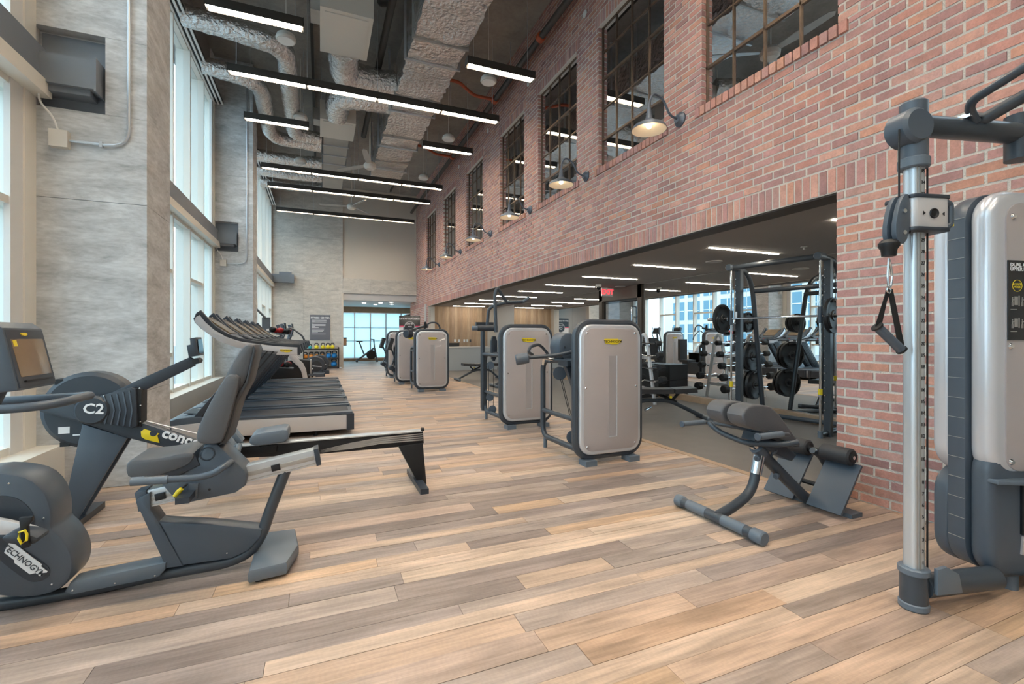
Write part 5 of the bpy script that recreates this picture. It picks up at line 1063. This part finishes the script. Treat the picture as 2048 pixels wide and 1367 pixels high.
# ================================================================== FAR END
# ---- wall sign and banner
a, c = onY(620, 629, YF-.02), onY(660.5, 679, YF-.02); sg = thing('wall_notice', 'grey notice board with white heading on the far concrete wall', 'sign', ((a.x+c.x)/2, YF-.02, c.z))
nb = part(sg, 'board', B().bb(a.x, c.x, YF-.025, YF, c.z, a.z, .004), 'sign_grey'); text(nb, 'FITNESS CENTER', ((a.x+c.x)/2, YF-.028, a.z-.12), (1, 0, 0), (0, 0, 1), .095, 'white', bold=.003)
h_ = a.z-c.z
for k, (w_, t_) in enumerate(((.85, .215), (.2, .25), (.85, .29), (.1, .335), (.8, .385), (.8, .43), (.2, .47), (.4, .51), (.75, .565), (.7, .61), (.65, .66), (.35, .71), (.8, .77))): part(nb, 'text_line', B().bb(a.x+.07, a.x+.07+w_*(c.x-a.x-.12), YF-.028, YF-.024, a.z-h_*t_-.008, a.z-h_*t_+.008), 'white')
bnr = thing('pull_up_banner', 'dark and white pull-up banner with a round badge beside the doorway', 'banner', (3.4, 19.0, 0))
a, c = onY(798, 631, 19.0), onY(840, 640, 19.0); zt = a.z
part(bnr, 'sheet', B().bb(a.x, c.x, 18.995, 19.005, .08, zt), 'white'); part(bnr, 'header', B().bb(a.x, c.x, 18.99, 19.0, zt-.42, zt), 'screen_dark'); part(bnr, 'stripe', B().bb(a.x, c.x, 18.989, 19.0, zt-.44, zt-.40), 'pink'); part(bnr, 'base', B().bb(a.x, c.x, 18.9, 19.1, 0, .08, .01), 'galvanised')
xm = (a.x+c.x)/2; text(bnr, 'CITY FIT CONCIERGE', (xm, 18.986, zt-.12), (1, 0, 0), (0, 0, 1), .085, 'white', bold=.003)
bd = part(bnr, 'round_badge', B().cyl((xm, 18.985, zt-.44), (xm, 18.99, zt-.44), .22, 28), 'screen_dark'); part(bd, 'badge_ring', B().tube([(xm+.205*math.cos(q*math.pi/14), 18.983, zt-.44+.205*math.sin(q*math.pi/14)) for q in range(28)], .007, 6, 0, True), 'white'); text(bd, 'CITY FIT', (xm, 18.982, zt-.33), (1, 0, 0), (0, 0, 1), .075, 'white', bold=.002); text(bd, 'CF', (xm, 18.982, zt-.47), (1, 0, 0), (0, 0, 1), .15, 'white', bold=.003)
# ---- kettlebell rack
kr = thing('kettlebell_rack', 'three-tier black steel rack of kettlebells against the far wall', 'rack', (.05, 20.15, 0))
for z in (.07, .42, .79):
    part(kr, 'shelf', B().bb(-.62, .72, 19.95, 20.38, z-.03, z, .004), 'black_metal'); part(kr, 'shelf_lip', B().bb(-.62, .72, 19.94, 19.96, z-.04, z+.015), 'black_metal')
for x in (-.60, .70): part(kr, 'upright', B().bb(x-.02, x+.02, 19.98, 20.36, 0, .86), 'black_metal')
def kettlebell(x, z, r, m, col, where):
    t = thing('kettlebell', '%s kettlebell on the %s' % (col, where), 'kettlebell', (x, 20.12, z), 0, 'kettlebells on the rack')
    part(t, 'bell', B().lathe([(0, 0), (r*.6, 0), (r*.92, r*.4), (r, r*.9), (r*.85, r*1.45), (r*.4, r*1.8), (0, r*1.85)], (x, 20.12, z), (0, 0, 1), 16), m); part(t, 'handle', B().tube([(x-r*.55, 20.12, z+r*1.5), (x-r*.8, 20.12, z+r*2.3), (x-r*.5, 20.12, z+r*2.65), (x+r*.5, 20.12, z+r*2.65), (x+r*.8, 20.12, z+r*2.3), (x+r*.55, 20.12, z+r*1.5)], r*.2, 8, .03), 'black')
def kx(px_): return onY(px_, 700, 20.12).x
for px_, m_, n_, o_ in ((611, 'teal', 'small teal', ' end nearest the window'), (620, 'teal', 'small teal', ' beside another teal one'), (633, 'kettle_yellow', 'yellow', ''), (646, 'kettle_yellow', 'yellow', ''), (656, 'kettle_yellow', 'yellow', ''), (665, 'kettle_yellow', 'yellow', '')): kettlebell(kx(px_), .79, .068 if m_ == 'teal' else .085, m_, n_, 'top rack shelf'+o_)
for px_, m_, n_ in ((610.5, 'orange', 'orange'), (622.5, 'orange', 'orange'), (633.5, 'orange', 'orange'), (644.5, 'orange', 'orange'), (657.5, 'blue', 'blue'), (669, 'blue', 'blue')): kettlebell(kx(px_), .42, .09 if m_ == 'orange' else .105, m_, n_, 'middle rack shelf')
for px_ in (617, 668): kettlebell(kx(px_), .07, .115, 'blue', 'large blue', 'bottom rack shelf')
# ---- ellipticals
def elliptical(x, y, label):
    t = thing('elliptical_trainer', label, 'elliptical', (x, y, 0), 0, 'elliptical trainers')
    part(t, 'drive_housing', B().lathe([(0, 0), (.27, 0), (.30, .03), (.30, .2), (.27, .23), (0, .23)], (x, y-.12, .36), (0, 1, 0), 30), 'graphite_dark'); part(t, 'disc_inset', B().lathe([(0, 0), (.17, 0), (.17, .006), (0, .006)], (x+.04, y-.126, .33), (0, 1, 0), 26), 'rubber')
    part(t, 'rear_foot', B().bb(x+.02, x+.30, y-.28, y+.28, 0, .11, .02), 'graphite_dark'); part(t, 'base_beam', B().bb(x-1.3, x+.1, y-.06, y+.06, .03, .11, .01), 'graphite_dark'); part(t, 'front_foot', B().bb(x-1.4, x-1.25, y-.3, y+.3, 0, .08, .015), 'graphite_dark')
    part(t, 'mast', B().tube([(x-1.2, y, .08), (x-1.05, y, .9), (x-.95, y, 1.45)], .045, 12, .2), 'graphite')
    cs = part(t, 'console', B().box((x-.93, y, 1.55), (.08, .42, .28), .02, Matrix.Rotation(-.3, 3, 'Y')), 'graphite'); part(cs, 'screen', B().box((x-.885, y, 1.56), (.01, .34, .20), .002, Matrix.Rotation(-.3, 3, 'Y')), 'screen_dark')
    for s in (-1, 1):
        part(t, 'pedal_arm', B().tube([(x+.05*s, y+s*.16, .36+.1*s), (x-.5, y+s*.16, .30), (x-1.05, y+s*.18, .42)], .024, 10), 'silver'); part(t, 'pedal', B().box((x-.55, y+s*.2, .34), (.36, .15, .05), .015), 'black'); part(t, 'swing_handle', B().tube([(x-1.05, y+s*.2, .4), (x-1.0, y+s*.24, 1.1), (x-.85, y+s*.24, 1.45), (x-.88, y+s*.22, 1.72)], .02, 10, .15), 'frame_tube')
    text(t, 'TECHNOGYM', (x+.06, y-.128, .33), (1, 0, -.15), (.15, 0, 1), .045, 'white', bold=.001)
elliptical(-.15, 16.3, 'dark elliptical trainer nearest the accessory rack'); elliptical(.0, 17.5, 'dark elliptical trainer nearest the kettlebell rack')
# ---- stair climber with arched silver side
sc = thing('stair_climber', 'black stepper with arched silver side rail beyond the last treadmill', 'stepper', (-.7, 14.4, 0))
part(sc, 'body', B().prism([(-1.25, .05), (-.22, .05), (-.22, .62), (-.60, .66), (-1.25, .5)], 14.1, 14.7, 'y', .02), 'black'); part(sc, 'body_trim', B().prism([(-.26, .08), (-.22, .08), (-.22, .64), (-.26, .64)], 14.08, 14.72, 'y', .004), 'sheet_metal')
for y in (14.06, 14.74): part(sc, 'arched_rail', B().prism(smoothpoly([(-.95, .98), (-.88, 1.02), (-.60, .72), (-.38, .50), (-.30, .05), (-.42, .05), (-.50, .42), (-.72, .62)], 1), y-.03, y+.03, 'y', .01), 'silver')
part(sc, 'mast', B().tube([(-1.2, 14.4, .3), (-1.05, 14.4, 1.3)], .05, 12), 'graphite'); part(sc, 'console', B().box((-1.03, 14.4, 1.45), (.08, .44, .34), .02, Matrix.Rotation(-.3, 3, 'Y')), 'graphite')
for y in (14.15, 14.65): part(sc, 'hand_rail', B().tube([(-1.1, y, 1.35), (-.75, y, 1.55), (-.45, y, 1.3), (-.40, y, 1.15)], .02, 10, .1), 'frame_tube'); part(sc, 'step', B().box((-.1, y, .22), (.4, .26, .06), .02), 'graphite')
part(sc, 'step_link', B().bb(-.25, -.18, 14.1, 14.7, .15, .25), 'black')
# ---- accessory rack with gloves
ak = thing('accessory_rack', 'slate post rack with shelves for boxing gloves beyond the treadmills', 'rack', (-1.2, 13.4, 0))
part(ak, 'post', B().bb(-1.36, -1.18, 13.25, 13.43, 0, 1.78, .01), 'slate'); part(ak, 'base', B().bb(-1.5, -.6, 13.1, 13.6, 0, .05, .01), 'slate')
for z in (.5, .95, 1.36): part(ak, 'shelf', B().box((-.92, 13.35, z), (.56, .42, .02), .004, Matrix.Rotation(.12, 3, 'Y')), 'slate')
for s in (-.1, .1): part(ak, 'top_bar', B().tube([(-1.27, 13.34+s, 1.75), (-1.50, 13.34+s, 2.0)], .022, 8), 'frame_tube')
random.seed(11); gl = 0
for z, n_ in ((1.36, 'top'), (.95, 'middle'), (.5, 'lowest')):
    for k in range(6):
        col = ('red', 'black')[(k+int(z*10)) % 2]; x = -1.12+.17*(k % 3); y = 13.26+.2*(k//3); zz = z+.085-(x+.92)*.12
        t = thing('boxing_glove', '%s boxing glove lying on the %s shelf of the accessory rack' % (col, n_), 'glove', (x, y, zz), 0, 'boxing gloves on the accessory rack')
        part(t, 'fist', B().ball((x, y, zz), .085, (1.0, 1.0, .85)), col); part(t, 'thumb', B().ball((x+.05, y-.07, zz+.02), .035, (1.3, 1, 1)), col); part(t, 'cuff', B().cyl((x-.06, y+.02, zz-.01), (x-.13, y+.03, zz-.01), .05, 12), 'white' if k % 3 == 0 else col)
# ---- spin bike in the far room
sb = thing('spin_bike', 'dark indoor cycling bike by the frosted windows of the far room', 'exercise bike', (2.2, 24.6, 0)); y = 24.6; x = 2.2
part(sb, 'front_foot', B().bb(x+.45, x+.53, y-.26, y+.26, 0, .07, .01), 'graphite_dark'); part(sb, 'rear_foot', B().bb(x-.53, x-.45, y-.26, y+.26, 0, .07, .01), 'graphite_dark'); part(sb, 'frame', B().tube([(x-.5, y, .06), (x-.1, y, .35), (x+.38, y, .72), (x+.5, y, .06)], .045, 10, .08), 'slate')
part(sb, 'flywheel', B().cyl((x+.22, y-.04, .36), (x+.22, y+.04, .36), .24, 26, bev=.01), 'black'); part(sb, 'seat_post', B().tube([(x-.1, y, .3), (x-.36, y, 1.0)], .035, 10), 'slate'); part(sb, 'saddle', B().prism(smoothpoly([(x-.52, 1.0), (x-.50, 1.06), (x-.2, 1.05), (x-.18, 1.02), (x-.36, .99)], 1), y-.09, y+.09, 'y', .02), 'black')
part(sb, 'handle_post', B().tube([(x+.38, y, .7), (x+.34, y, 1.12)], .035, 10), 'slate'); part(sb, 'handlebar', B().tube([(x+.2, y-.2, 1.15), (x+.36, y-.2, 1.13), (x+.36, y+.2, 1.13), (x+.2, y+.2, 1.15)], .018, 8, .05), 'black')
tb = thing('towel_dispenser', 'black and tan wall dispenser on the edge of the far doorway', 'dispenser', (.93, 20.95, 1.0)); part(tb, 'housing', B().bb(.885, 1.05, 20.85, 21.1, .9, 1.25, .02), 'black'); part(tb, 'side_panel', B().bb(.90, 1.04, 20.835, 20.855, .92, 1.2, .004), 'trim_wood')
